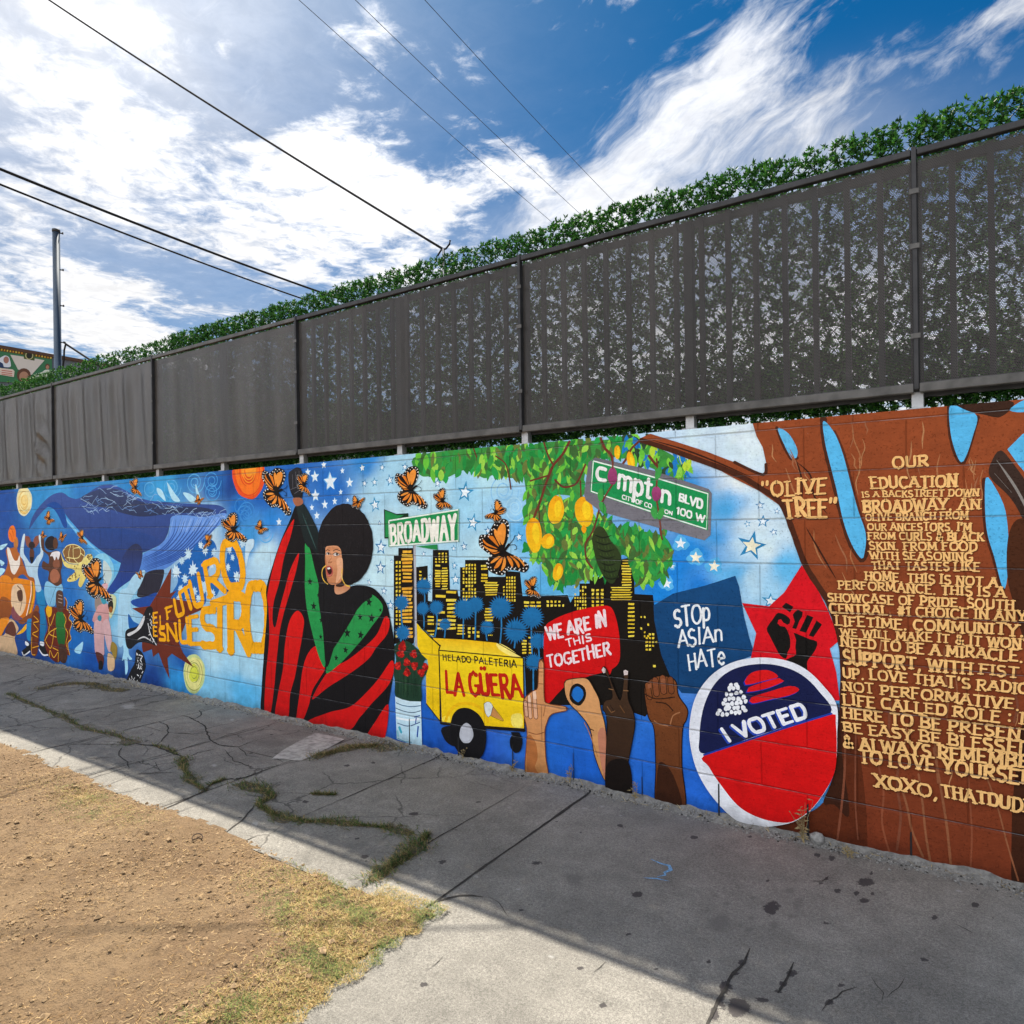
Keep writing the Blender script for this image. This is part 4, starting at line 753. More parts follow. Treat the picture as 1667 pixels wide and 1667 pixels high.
# --- flower bucket and ice cream cart
c = Coat()
c.poly('I', [(40, 130), (120, 90), (200, 110), (280, 180), (345, 215), (350, 260), (398, 285), (350, 330), (395, 430), (345, 510), (325, 580), (322, 775), (180, 770), (38, 720), (28, 560), (15, 440), (40, 300), (20, 180)], '1f3d2c'); yy = c.group()
for i in range(44):
    x = rnd.uniform(40, 320); c.line('I', [(x, rnd.uniform(380, 560)), (x + rnd.uniform(-4, 4), rnd.uniform(640, 740))], 5, rnd.choice(('12281c', '35573a', '16301f', '2a4a30')), y=yy, smooth=False)
for i in range(26):
    x, y_ = rnd.uniform(30, 370), rnd.uniform(130, 470); c.line('I', [(x, y_), (x + rnd.uniform(-26, 26), y_ - rnd.uniform(10, 40))], 9, rnd.choice(('2f6a3a', '3f7a48', '1a3424')), y=yy, taper=True, smooth=False)
for x, y_ in ((115, 140), (92, 235), (240, 240), (165, 335), (62, 372), (250, 372), (375, 388), (165, 445), (325, 448), (110, 185)):
    c.ell('I', x, y_, 38, 44, '9a1412', wob=.18); gp_ = c.group()
    for j in range(9):
        a = rnd.uniform(0, 6.28); k = rnd.uniform(.25, .95); c.ell('I', x + 34 * k * math.cos(a), y_ + 38 * k * math.sin(a), rnd.uniform(9, 18), rnd.uniform(8, 15), rnd.choice(('c81e18', 'd62a20', 'b81613', 'e23a2a', '8a100e')), y=gp_, n=9, wob=.15, ang=rnd.uniform(0, 180))
c.poly('I', [(32, 718), (110, 752), (200, 772), (322, 775), (328, 1000), (336, 1272), (200, 1252), (50, 1200), (40, 950)], 'cfe8f2', smooth=False, col2='b8dcec')
for l, w_, col in (([(45, 790), (120, 820), (220, 832), (318, 822)], 10, '3a6a8a'), ([(40, 850), (130, 885), (230, 900), (318, 880)], 9, '2a4a6a'), ([(50, 960), (180, 985), (300, 975)], 22, 'eef6fa'), ([(60, 1020), (150, 1050), (200, 1050)], 9, '2a4a78'), ([(210, 1050), (310, 1010)], 10, '1a3a78'), ([(250, 950), (310, 935)], 12, '1a4aa0'), ([(270, 960), (262, 1020)], 14, '1a4aa0'), ([(292, 1060), (282, 1170)], 20, '1a4aa0'), ([(60, 1190), (140, 1225), (220, 1235)], 8, '3a8aa8'), ([(80, 1070), (100, 1120)], 34, '3fa8c0'), ([(60, 1110), (66, 1160)], 24, '8ad0e0')): c.line('I', l, w_, col)
c.build("painted_flower_bucket", wall, "red roses in a white bucket")
c = Coat()
c.poly('I', [(555, 1080), (640, 1050), (790, 1090), (780, 1270), (690, 1280), (610, 1230), (560, 1140)], '18161a'); c.poly('I', [(276, -118), (330, -40), (540, 140), (528, 192), (535, 992), (384, 800), (380, 480), (410, 390), (395, 300), (330, 240), (282, 150)], 'f4cf16', smooth=False, col2='eec20e')
c.poly('I', [(440, 52), (820, 70), (1180, 108), (1462, 276), (980, 236), (532, 194), (542, 142)], 'f2bd12', smooth=False, col2='f8d832'); c.poly('I', [(526, 196), (980, 238), (1480, 282), (1490, 700), (1492, 1078), (1060, 1050), (560, 1010), (545, 600)], 'f8d71a', smooth=False, col2='f4c810')
c.poly('I', [(1350, 930), (1460, 920), (1465, 1060), (1360, 1052)], 'fae468'); c.poly('I', [(560, 960), (640, 930), (650, 1010), (565, 1005)], 'fae04a'); c.poly('I', [(1180, 112), (1300, 160), (1440, 268), (1340, 262), (1200, 180)], 'fbe77a')
c.line('I', [(600, 1000), (640, 900), (720, 820), (830, 795), (950, 820), (1040, 900), (1080, 1000)], 36, 'f0bc10')
for l, w_ in (([(276, -118), (420, 40), (540, 150)], 12), ([(330, -90), (470, 80), (542, 142)], 8), ([(542, 142), (526, 192), (540, 600), (545, 1000)], 18), ([(526, 196), (980, 238), (1480, 284)], 13), ([(440, 52), (820, 72), (1180, 108), (1470, 276)], 10), ([(1480, 282), (1484, 600), (1494, 1080)], 14), ([(384, 800), (535, 992)], 14), ([(550, 1018), (800, 1045), (1060, 1066), (1490, 1100)], 34)): c.line('I', l, w_, '1c140e', smooth=False)
lettering(c, 'I', 'HELADO PALETERIA', (575, 305), (570, 238), (1400, 312), (1405, 396), '2a1a10', .18, 0, .22, .03); lettering(c, 'I', 'LA GÜERA', (612, 690), (600, 440), (1430, 460), (1470, 738), 'c0200f', .16, 0, .16, .02)
c.poly('I', [(1035, 800), (1065, 780), (1105, 782), (1138, 830), (1112, 930), (1085, 952), (1050, 900)], 'dfe4dc'); c.poly('I', [(1138, 830), (1258, 992), (1110, 935)], 'c98c4e', smooth=False)
for l in ([(1035, 800), (1065, 780), (1105, 782), (1138, 830)], [(1035, 800), (1050, 900), (1085, 952), (1112, 930), (1138, 830)], [(1138, 830), (1258, 992), (1110, 935)]): c.line('I', l, 5, '4a3420')
c.build("painted_ice_cream_cart", wall, "yellow cart lettered HELADO PALETERIA LA GÜERA"); cart = [o for o in bpy.data.objects if o.name == "painted_ice_cream_cart"][0]
c = Coat(); c.poly('I', [(655, 1075), (680, 940), (740, 865), (820, 845), (900, 865), (985, 930), (1040, 1030), (1062, 1160), (1050, 1300), (1005, 1400), (930, 1442), (840, 1420), (750, 1350), (700, 1270), (665, 1180)], '141316'); c.ell('I', 838, 1135, 78, 114, 'b4b6be'); c.ell('I', 832, 1130, 60, 96, 'bcbec6'); c.build("wheel", cart)
c = Coat(); c.poly('I', [(1340, 1120), (1440, 1125), (1440, 1160), (1350, 1150)], '141316'); c.ell('I', 1400, 1240, 72, 114, '141316'); c.build("wheel", cart)

# --- placards
c = Coat(); c.poly('D', [(243, 452), (290, 397), (400, 350), (520, 320), (612, 312), (646, 338), (672, 420), (686, 530), (682, 640), (632, 690), (560, 712), (470, 738), (380, 775), (320, 830), (270, 885), (245, 882), (238, 650)], 'da1012', col2='cc0c10')
c.poly('D', [(612, 690), (640, 680), (625, 720)], 'da1012')
for T, LB, LT, RT, RB in (('WE ARE IN', (262, 512), (246, 432), (600, 346), (608, 436)), ('THIS', (376, 558), (366, 514), (512, 472), (518, 520)), ('TOGETHER', (266, 680), (256, 612), (620, 522), (632, 594))): lettering(c, 'D', T, LB, LT, RT, RB, 'f4dfe2', .19, 0, .18, .04)
c.build("painted_placard", wall, "red speech bubble reading WE ARE IN THIS TOGETHER")
c = Coat(); c.poly('D', [(885, 310), (1000, 240), (1200, 190), (1367, 135), (1390, 200), (1420, 380), (1450, 500), (1482, 600), (1350, 650), (1240, 715), (1140, 830), (1050, 825), (990, 745), (930, 600), (890, 400)], '12487a', smooth=False, col2='0e3f6e')
for T, LB, LT, RT, RB in (('STOp', (1010, 438), (1000, 330), (1215, 288), (1222, 398)), ('ASIAn', (1030, 562), (1026, 468), (1290, 418), (1294, 520)), ('HATe', (1094, 690), (1084, 598), (1298, 548), (1306, 652))): lettering(c, 'D', T, LB, LT, RT, RB, 'eef2f4', .12, .06, .15, .05)
c.build("painted_placard", wall, "dark blue placard reading STOP ASIAN HATE")
c = Coat(); c.poly('E', [(640, 795), (700, 880), (760, 1000), (800, 1100), (812, 1145), (770, 1180), (800, 1290), (816, 1420), (780, 1420), (640, 1300), (400, 1250), (430, 1110), (365, 970), (490, 985), (560, 920)], 'd8101e', smooth=False)
FK = '14110f'
c.poly('K', [(450, 770), (540, 630), (620, 532), (740, 570), (805, 640), (795, 695), (760, 712), (700, 680), (665, 628), (625, 640), (612, 690), (650, 730), (722, 742), (772, 825), (802, 930), (802, 1050), (762, 1130), (742, 1225), (650, 1172), (560, 1010), (500, 890)], FK)
c.poly('K', [(852, 830), (980, 880), (1100, 930), (1207, 965), (1196, 1060), (1130, 1170), (1062, 1262), (1062, 1400), (1040, 1440), (740, 1238), (805, 1205), (890, 1162), (880, 1050), (892, 940), (872, 880)], FK)
for P in ([(678, 440), (738, 378), (852, 440), (802, 527)], [(842, 560), (920, 485), (992, 520), (982, 590), (942, 650), (892, 777), (833, 762), (872, 660)], [(1060, 562), (1152, 600), (1042, 832), (942, 806)], [(1200, 648), (1282, 710), (1152, 897), (1083, 876)]): c.poly('K', P, FK, smooth=len(P) > 4)
c.build("painted_red_star", wall, "red star with black raised fist")

# --- four hands
def hand(label, base, col2, out, lines, fingers=(), extra=()):
    c = Coat(); c.poly('D', base, out[0]); k = (sum(p[0] for p in base) / len(base), sum(p[1] for p in base) / len(base))
    ins = []
    n = len(base)
    for i, p in enumerate(base):
        a, b_ = base[i - 1], base[(i + 1) % n]; d = (b_[0] - a[0], b_[1] - a[1]); L = math.hypot(*d); nx, ny = -d[1] / L, d[0] / L
        q = (p[0] + nx * out[1], p[1] + ny * out[1]); q2 = (p[0] - nx * out[1], p[1] - ny * out[1]); ins.append(q if inside(q, base) else q2)
    c.poly('D', ins, col2[0], col2=col2[1])
    for a, b_, w_, col in fingers: c.line('D', [a, b_], w_ + 8, out[0], smooth=False); c.line('D', [a, b_], w_, col, smooth=False)
    for it in extra: c.poly('D', it[1], it[0])
    for l, w_, col in lines: c.line('D', l, w_, col)
    c.build("painted_hand", wall, label)
hand("tan hand spelling L", [(135, 1325), (140, 1060), (122, 960), (120, 870), (150, 830), (185, 805), (203, 790), (210, 645), (226, 626), (243, 650), (246, 850), (268, 885), (370, 903), (376, 930), (290, 952), (262, 1000), (250, 1060), (255, 1200), (262, 1330)], ('dc9a66', 'c78850'), ('6e3c22', 5), [([(150, 1055), (200, 1068), (245, 1055)], 5, '8a5230'), ([(212, 770), (236, 772)], 5, '9a6238'), ([(212, 700), (236, 702)], 4, '9a6238'), ([(250, 900), (240, 960)], 5, '9a6238'), ([(130, 905), (206, 915)], 4, '9a6a4c')],
     [((133, 880), (140, 955), 20, 'e2ac88'), ((155, 850), (162, 965), 22, 'e2ac88'), ((184, 825), (194, 965), 24, 'e2ac88')], [('f0c8ac', [(148, 840), (160, 836), (166, 880), (152, 884)]), ('f0c8ac', [(178, 815), (192, 812), (198, 860), (182, 862)]), ('b06a38', [(145, 1080), (190, 1110), (205, 1200), (190, 1260), (212, 1310), (145, 1310)])])
hand("tan hand spelling O", [(360, 790), (370, 750), (440, 735), (500, 740), (540, 800), (570, 860), (580, 920), (602, 1000), (612, 1100), (610, 1345), (540, 1200), (512, 1040), (450, 950), (400, 900), (370, 850)], ('dca068', 'c88e56'), ('1f150f', 5), [([(512, 1035), (535, 1045)], 6, '4a2a18'), ([(480, 1000), (510, 1060), (560, 1200)], 6, 'b07844')], (), [('1a1410', [(392, 840), (404, 788), (440, 768), (482, 794), (490, 842), (470, 884), (444, 900), (404, 876)]), ('1f72c8', [(405, 840), (415, 802), (440, 786), (468, 805), (475, 838), (460, 868), (444, 880), (418, 862)]), ('c07c60', [(560, 1060), (606, 1050), (608, 1320), (580, 1250)])])
hand("dark brown hand making a V sign", [(612, 1430), (612, 1000), (586, 920), (600, 870), (642, 850), (620, 740), (580, 690), (588, 670), (612, 680), (655, 790), (690, 865), (708, 760), (708, 692), (724, 682), (742, 700), (740, 850), (772, 940), (780, 1020), (752, 1180), (742, 1250), (756, 1450)], ('46301f', '2c1a12'), ('120b08', 5), [([(615, 905), (640, 940), (660, 930)], 6, '7a5434'), ([(690, 900), (716, 940)], 6, '6a4628'), ([(625, 800), (650, 806)], 5, '8a6440'), ([(712, 810), (738, 812)], 5, '8a6440'), ([(635, 900), (655, 930)], 5, '241610')], (), [('d8c8c4', [(582, 690), (592, 672), (606, 684), (604, 706), (592, 708)]), ('d8c8c4', [(711, 694), (722, 688), (738, 696), (736, 718), (714, 720)]), ('160e0b', [(618, 1240), (740, 1230), (752, 1440), (616, 1420)])])
hand("brown hand in a fist", [(905, 1505), (896, 1250), (886, 1040), (850, 960), (828, 800), (868, 742), (920, 722), (980, 728), (1022, 760), (1036, 840), (1088, 920), (1082, 985), (1060, 1040), (1056, 1250), (1072, 1520)], ('7c4522', '5a2f18'), ('170d08', 6), [([(832, 830), (900, 860), (1010, 850)], 6, '2a160c'), ([(890, 990), (920, 1010), (970, 1020)], 6, 'a8704a'), ([(985, 1010), (1000, 960), (1040, 940)], 7, 'a8704a'), ([(900, 880), (960, 890), (1000, 930)], 7, '2e180c')],
     [((850, 780), (862, 850), 30, '7e4624'), ((895, 750), (902, 830), 34, '84492a'), ((940, 738), (945, 815), 36, '84492a'), ((985, 745), (990, 815), 32, '7a4222')], [('3a1d0e', [(912, 1260), (950, 1240), (1010, 1330), (1050, 1500), (912, 1495)]), ('93583a', [(850, 775), (870, 770), (872, 795), (852, 800)]), ('93583a', [(925, 745), (955, 742), (958, 765), (930, 770)])])

# --- big tree trunk with its poem
c = Coat()
c.poly('E', [(-112, 212), (-60, 188), (60, 225), (200, 270), (330, 320), (462, 380), (478, 330), (460, 250), (432, 200), (414, 140), (430, 40), (1330, -40), (1900, -40), (1900, 2400), (800, 2400), (800, 1700), (820, 1420), (824, 1250), (800, 1100), (760, 980), (700, 880), (650, 800), (620, 720), (590, 640), (570, 560), (540, 520), (440, 450), (340, 400), (250, 350), (130, 310), (0, 258)], '944824', smooth=False, col2='70301a')
c.poly('E', [(395, 2060), (440, 2005), (620, 1960), (740, 1890), (790, 1750), (806, 1600), (900, 1600), (900, 2300), (395, 2300)], '5c2812')
for l, w_, col in (([(-100, 218), (100, 285), (330, 372), (450, 440), (545, 510), (600, 640), (660, 800), (760, 960), (810, 1100), (832, 1250), (826, 1500), (812, 1640), (795, 1760)], 26, '4a2414'), ([(475, 330), (462, 378), (330, 320)], 14, '4a2414'), ([(740, 120), (748, 220), (772, 330), (802, 450), (835, 590), (872, 700), (918, 768)], 30, '4a2616'), ([(935, 650), (934, 745), (915, 770)], 26, '4a2616'), ([(790, 180), (832, 280), (872, 430), (902, 540), (937, 650)], 18, '5c2c18'), ([(525, 160), (555, 240), (596, 308), (620, 300)], 14, '4a2414'), ([(1322, 60), (1325, 170), (1345, 265), (1376, 322), (1400, 292), (1452, 110)], 18, '4a2616'), ([(1485, 400), (1484, 500), (1495, 640), (1530, 760), (1568, 905)], 20, '4a2414')): c.line('E', l, w_, col)
c.poly('E', [(740, 130), (790, 182), (830, 280), (870, 430), (900, 540), (936, 650), (930, 740), (915, 764), (872, 700), (832, 590), (802, 450), (772, 330), (747, 222)], '58b8ea'); c.poly('E', [(530, 163), (580, 188), (620, 260), (615, 300), (596, 305), (560, 240)], '62b8e6'); c.poly('E', [(1325, 58), (1385, 70), (1450, 108), (1430, 200), (1400, 290), (1376, 320), (1347, 262), (1326, 170)], '58b8ea'); c.poly('E', [(1492, 390), (1530, 430), (1580, 540), (1596, 700), (1590, 850), (1570, 902), (1530, 760), (1496, 640), (1486, 500)], '55b6ea')
c.poly('E', [(1640, 330), (1590, 260), (1660, 190), (1760, 150), (1900, 100), (1900, 620), (1760, 470)], '58b8ea', smooth=False); c.poly('E', [(1345, 40), (1500, 30), (1620, 45), (1560, 110), (1480, 100), (1400, 80)], '3a2216'); c.poly('E', [(1600, 80), (1650, 40), (1700, 20), (1680, 85)], '58b8ea')
c.poly('E', [(1508, 385), (1520, 310), (1560, 265), (1620, 330), (1690, 430), (1800, 600), (1900, 760), (1900, 1100), (1760, 800), (1660, 580), (1600, 480)], '3c2a22', col2='2a1c18')
c.poly('E', [(1590, 850), (1600, 640), (1680, 580), (1900, 700), (1900, 2400), (1640, 2400), (1610, 2000), (1640, 1650), (1690, 1300), (1640, 1050)], '4a2612', col2='3a1c0e')
c.poly('E', [(805, 1440), (815, 1500), (830, 1700), (860, 1950), (790, 1900), (740, 1890), (792, 1740)], '3a1c0e')
for l in ([(1540, 310), (1620, 420), (1700, 560)], [(1560, 340), (1650, 480), (1720, 640)], [(1530, 370), (1610, 460)]): c.line('E', l, 7, '8a847e', taper=True)
yy = c.group()
for i in range(46):      # pale wavy bark lines
    x, y_ = rnd.choice(((rnd.uniform(860, 1290), rnd.uniform(90, 300)), (rnd.uniform(470, 720), rnd.uniform(170, 480)), (rnd.uniform(600, 880), rnd.uniform(620, 880)), (rnd.uniform(1400, 1500), rnd.uniform(250, 420)), (rnd.uniform(840, 1640), rnd.uniform(900, 1700))))
    if x < 900 and x < 600 + (y_ - 560) * .62: continue
    L = rnd.uniform(60, 190); sl = .35 if x < 880 and y_ > 150 else 0
    c.line('E', [(x + sl * L * k / 3 + rnd.uniform(-12, 12), y_ + L * k / 3) for k in range(4)], rnd.uniform(4, 8), rnd.choice(('b07a50', 'a86c44', '9a6040')), y=yy, taper=True)
for P in ([(-60, 215), (100, 262), (250, 320), (420, 395)], [(620, 320), (680, 380), (700, 480), (760, 560)], [(660, 620), (730, 740), (800, 860)], [(615, 310), (640, 400), (640, 520)]): c.line('E', P, 8, '3a1c10', taper=True)
for x, y0, x2, y2 in ((840, 1560, 800, 2100), (890, 1570, 900, 2060), (990, 1700, 1048, 2130), (1100, 1640, 1080, 2110), (1090, 1790, 1200, 2140), (1180, 1760, 1235, 2170), (1250, 1640, 1330, 2190), (1240, 1330, 1270, 1800), (1405, 1700, 1420, 2200), (1490, 1760, 1640, 2250), (1300, 1180, 1310, 1500), (1050, 1250, 1040, 1600), (1630, 1280, 1620, 1520)):
    c.line('E', [(x, y0), (x + (x2 - x) * .3 + rnd.uniform(-14, 14), y0 + (y2 - y0) * .33), (x + (x2 - x) * .6 + rnd.uniform(-14, 14), y0 + (y2 - y0) * .66), (x2, y2)], rnd.uniform(6, 11), rnd.choice(('8a4a30', '7e4630', '8e5638')))
c.build("painted_tree_trunk", wall, "broad brown tree trunk covered in words")
c = Coat(); PC, SH = 'f3bf78', '45210f'
for T, LB, LT, RT, RB, w_ in (('"OLIVE', (462, 480), (455, 415), (755, 387), (750, 462), .17), ('TREE"', (568, 576), (552, 490), (800, 485), (795, 570), .17)): lettering(c, 'E', T, LB, LT, RT, RB, PC, w_ * .95, .20, .2, .03, SH)
for T, LB, LT, RT, RB in (('OUR', (1064, 350), (1060, 293), (1220, 284), (1222, 340)), ('EDUCATION', (962, 440), (955, 390), (1358, 376), (1355, 436)), ('IS A BACKSTREET DOWN', (922, 482), (918, 455), (1460, 440), (1455, 478)), ('BROADWAY. AN', (928, 555), (922, 494), (1465, 488), (1462, 534)), ('OLIVE BRANCH FROM', (937, 592), (935, 558), (1410, 543), (1408, 582)), ("OUR ANCESTORS. I'M", (947, 634), (945, 602), (1424, 598), (1422, 640)), ('FROM CURLS & BLACK', (948, 676), (945, 642), (1480, 643), (1478, 686)), ('SKIN. FROM FOOD', (957, 724), (952, 686), (1448, 688), (1448, 730)), ('WITH SEASONING', (960, 768), (955, 732), (1428, 734), (1428, 776)), ('THAT TASTES LIKE', (967, 814), (962, 777), (1462, 780), (1460, 822)),
                          ('HOME. THIS IS NOT A', (937, 866), (935, 822), (1547, 850), (1543, 894)), ('PERFORMANCE. THIS IS A', (811, 903), (808, 864), (1580, 898), (1578, 946)), ('SHOWCASE OF PRIDE. SOUTH', (765, 962), (762, 922), (1620, 954), (1618, 1002)), ('CENTRAL. #1 CHOICE IN ANY', (774, 1017), (770, 968), (1676, 1008), (1674, 1054)), ('LIFETIME. COMMUNITY.', (800, 1074), (797, 1028), (1665, 1066), (1662, 1122)), ("WE WILL MAKE IT & IT WON'T", (823, 1120), (820, 1084), (1720, 1134), (1716, 1184)), ('NEED TO BE A MIRACLE.', (826, 1170), (823, 1124), (1664, 1188), (1660, 1242)), ('SUPPORT, WITH FIST', (836, 1252), (832, 1184), (1642, 1262), (1638, 1312)), ("UP. LOVE THAT'S RADICAL", (834, 1312), (830, 1264), (1800, 1348), (1795, 1400)), ('NOT PERFORMATIVE.', (836, 1374), (832, 1328), (1648, 1408), (1642, 1462)), ('LIFE CALLED ROLE : I', (836, 1436), (832, 1384), (1668, 1476), (1662, 1530)),
                          ('HERE TO BE PRESENT', (836, 1502), (832, 1444), (1712, 1550), (1706, 1604)), ('BE EASY BE BLESSED', (838, 1560), (832, 1514), (1700, 1612), (1694, 1674)), ('& ALWAYS REMEMBER', (838, 1636), (832, 1578), (1752, 1674), (1746, 1738)), ('TO LOVE YOURSELF', (912, 1702), (908, 1640), (1760, 1745), (1754, 1815)), ('XOXO,', (985, 1812), (976, 1750), (1272, 1812), (1268, 1872)), ('THATDUDE', (1295, 1858), (1287, 1800), (1710, 1874), (1706, 1942))):
    lettering(c, 'E', T, LB, LT, RT, RB, PC, .18, .185, .20, .022, SH, (.032, -.055))
c.build("painted_lettering", wall, "ochre poem lettered on the tree trunk")

# --- voting sticker
c = Coat(); c.poly('F', [(125, 520), (150, 390), (215, 290), (310, 225), (430, 198), (560, 208), (660, 250), (745, 330), (805, 420), (806, 560), (804, 650), (792, 730), (752, 812), (692, 892), (622, 946), (540, 970), (440, 976), (340, 946), (240, 850), (170, 740), (135, 630)], 'e2e5ee', col2='eceef4')
c.poly('F', [(192, 640), (172, 560), (190, 430), (240, 322), (320, 255), (430, 228), (540, 235), (640, 275), (720, 350), (777, 452), (600, 505), (400, 570)], '141b46'); c.poly('F', [(192, 650), (400, 580), (600, 515), (780, 457), (800, 500), (804, 640), (792, 730), (752, 810), (692, 890), (622, 942), (560, 958), (450, 936), (350, 880), (260, 770), (215, 700)], 'dd1011', col2='d00c0e')
c.line('F', [(192, 646), (400, 576), (600, 510), (780, 455)], 9, '1b3a9a'); yy = c.group()
for r_ in range(7):
    for k in range(2 + r_ // 1):
        x = 318 - r_ * 10 + k * (22 - r_ * .3) + rnd.uniform(-5, 5); y_ = 322 + r_ * 23 + k * (-2.5) + rnd.uniform(-5, 5)
        if x < 385: c.ell('F', x, y_, rnd.uniform(8, 12), rnd.uniform(9, 13), 'eef0f4', y=yy, n=9, wob=.1)
for P in ([(385, 322), (390, 288), (425, 262), (490, 256), (535, 285), (480, 302)], [(390, 356), (398, 336), (470, 310), (540, 292), (562, 305), (480, 340)], [(415, 408), (410, 382), (500, 352), (590, 328), (632, 345), (590, 370), (500, 390)]):
    c.poly('F', [(x - 6, y_ + 6) for x, y_ in P], '1b2f9a'); c.poly('F', P, 'dc1418')
for dx, col in ((-6, '2546b0'), (0, 'f0f1f5')): lettering(c, 'F', 'I VOTED', (308 + dx, 590 - dx), (262 + dx, 522 - dx), (640 + dx, 400 - dx), (672 + dx, 478 - dx), col, .21, 0, .16, 0)
c.build("painted_sticker", wall, "round sticker reading I VOTED")

# --- monarch butterflies: one painted, the rest copies
def butterfly_mesh():
    c = Coat(); c.base = 0; c.clamp = False
    fore = [(0, 0), (-.30, -.28), (-.82, -.06), (-.96, .12), (-.93, .42), (-.62, .52), (-.42, .92), (-.06, 1.12), (.14, .96), (.16, .55), (.08, .2)]
    hind = [(0, 0), (-.05, -.18), (-.46, -.28), (-.62, -.60), (-.42, -.86), (.02, -.92), (.22, -.72), (.50, -.66), (.86, -.68), (.98, -.42), (.62, -.20), (.25, -.08)]
    for P in (fore, hind): c.wpoly(spline(P), '1a110d')
    y1 = c.y()
    cells = [[(-.05, .12), (-.30, .62), (-.14, .98), (.03, .90), (.06, .45)], [(-.10, .10), (-.38, .50), (-.40, .74), (-.26, .62)], [(-.14, .06), (-.55, .34), (-.66, .44), (-.50, .46), (-.38, .42)], [(-.16, 0), (-.62, .16), (-.82, .30), (-.80, .18), (-.60, .06)], [(-.16, -.06), (-.52, -.02), (-.80, .08), (-.72, -.02), (-.40, -.14)], [(-.10, -.08), (-.36, -.16), (-.56, -.10), (-.32, -.20)],
             [(-.02, -.16), (-.30, -.34), (-.48, -.56), (-.34, -.52), (-.10, -.30)], [(.0, -.22), (-.18, -.44), (-.32, -.74), (-.14, -.66), (.0, -.40)], [(.06, -.20), (.02, -.46), (-.04, -.80), (.12, -.62), (.14, -.36)], [(.14, -.18), (.24, -.40), (.40, -.60), (.42, -.44), (.30, -.24)], [(.24, -.15), (.46, -.34), (.64, -.58), (.66, -.42), (.44, -.22)], [(.34, -.14), (.62, -.28), (.84, -.50), (.80, -.34), (.56, -.18)]]
    y1 = c.group()
    for P in cells:
        k = (sum(p[0] for p in P) / len(P), sum(p[1] for p in P) / len(P)); P = [(k[0] + (p[0] - k[0]) * .88, k[1] + (p[1] - k[1]) * .88) for p in P]; c.wpoly(spline(P), rnd.choice(('e8852a', 'e07a1e', 'ee9438')), y=y1)
    y2 = c.group()
    for P in (fore, hind):
        S = spline(P, n=4)
        for i in range(0, len(S)):
            x, z = S[i]
            if math.hypot(x, z) > .5:
                for k, r_ in ((.94, .030), (.86, .022)):
                    if (i + (k < .9)) % 2 == 0: c.wpoly([(x * k + r_ * math.cos(a), z * k + r_ * math.sin(a)) for a in (0, 1.05, 2.1, 3.15, 4.2, 5.25)], 'f0ece4', y=y2)
    c.wline([(-.10, -.20), (.06, .0), (.20, .22)], .10, '120c0a'); y3 = c.group()
    c.wline(spline([(.20, .22), (.34, .40), (.40, .58)], False), .022, '120c0a', y=y3); c.wline(spline([(.22, .20), (.42, .24), (.50, .12), (.42, .06)], False), .022, '120c0a', y=y3)
    return c
bc = butterfly_mesh(); fly0 = None
for fr, x, y_, h, rot, mir in (('A', 878, 212, 108, -20, 1), ('A', 1288, 290, 68, 25, 1), ('A', 320, 412, 92, 5, 1), ('A', 282, 520, 56, 10, 1), ('A', 405, 530, 70, 30, 1), ('A', 533, 535, 92, -15, 1), ('A', 1343, 560, 82, 30, -1), ('A', 1515, 480, 190, -10, 1), ('A', 903, 772, 60, -30, -1), ('A', 628, 815, 262, -14, 1), ('A', 525, 1055, 215, -8, 1),
                    ('B', 222, 305, 205, -30, 1), ('B', 358, 272, 100, -30, 1), ('B', 628, 360, 76, 40, 1), ('B', 143, 490, 72, 10, 1), ('B', 898, 295, 205, -20, 1), ('B', 1055, 352, 110, -10, 1), ('C', 600, 492, 120, -5, -1), ('C', 640, 690, 290, -6, 1), ('C', 795, 888, 112, -20, 1)):
    X, Z = wp(fr, x, y_); s_ = abs(wp(fr, x, y_ - h / 2)[1] - wp(fr, x, y_ + h / 2)[1]) / 2.0
    if fly0 is None: fly0 = o = link_mesh("painted_butterfly", bc.v, bc.f, PAINT, wall, bc.c)
    else: o = fly0.copy(); COL.objects.link(o); o.parent = wall
    o.location = (X, -(Coat.over(X - s_ * 1.4, X + s_ * 1.4, Z - s_, Z + s_ * 1.1) + .0001), Z); sx = abs(wp(fr, x + h / 2, y_)[0] - wp(fr, x - h / 2, y_)[0]) / 2.0; o.scale = (min(sx * .95, s_ * 1.7) * mir, 1, s_); o.rotation_euler = (0, R(-rot), 0); o['group'] = "monarch butterflies painted on the wall"

# open, unpainted joints in the lowest course
for i in range(-12, 9):
    X = JOINT0 + BLOCK * i
    if X > 3 or X < -3.2: continue
    b = MB(); h_ = .155 + .03 * math.sin(i * 2.3); w_ = .0035 + .0015 * math.sin(i * 5.1); y_ = -(Coat.over(X - .01, X + .01, 0, h_) + .0005)
    b.add([(X - w_, y_, 0), (X + w_, y_, 0), (X + w_ * .6, y_, h_), (X - w_ * .8, y_, h_ * .97)], [(0, 1, 2, 3)]); b.build("open_joint", plain("joint_shadow_grit", hx('#1a1a1c'), .95) if i == -2 else bpy.data.materials["joint_shadow_grit"], wall)

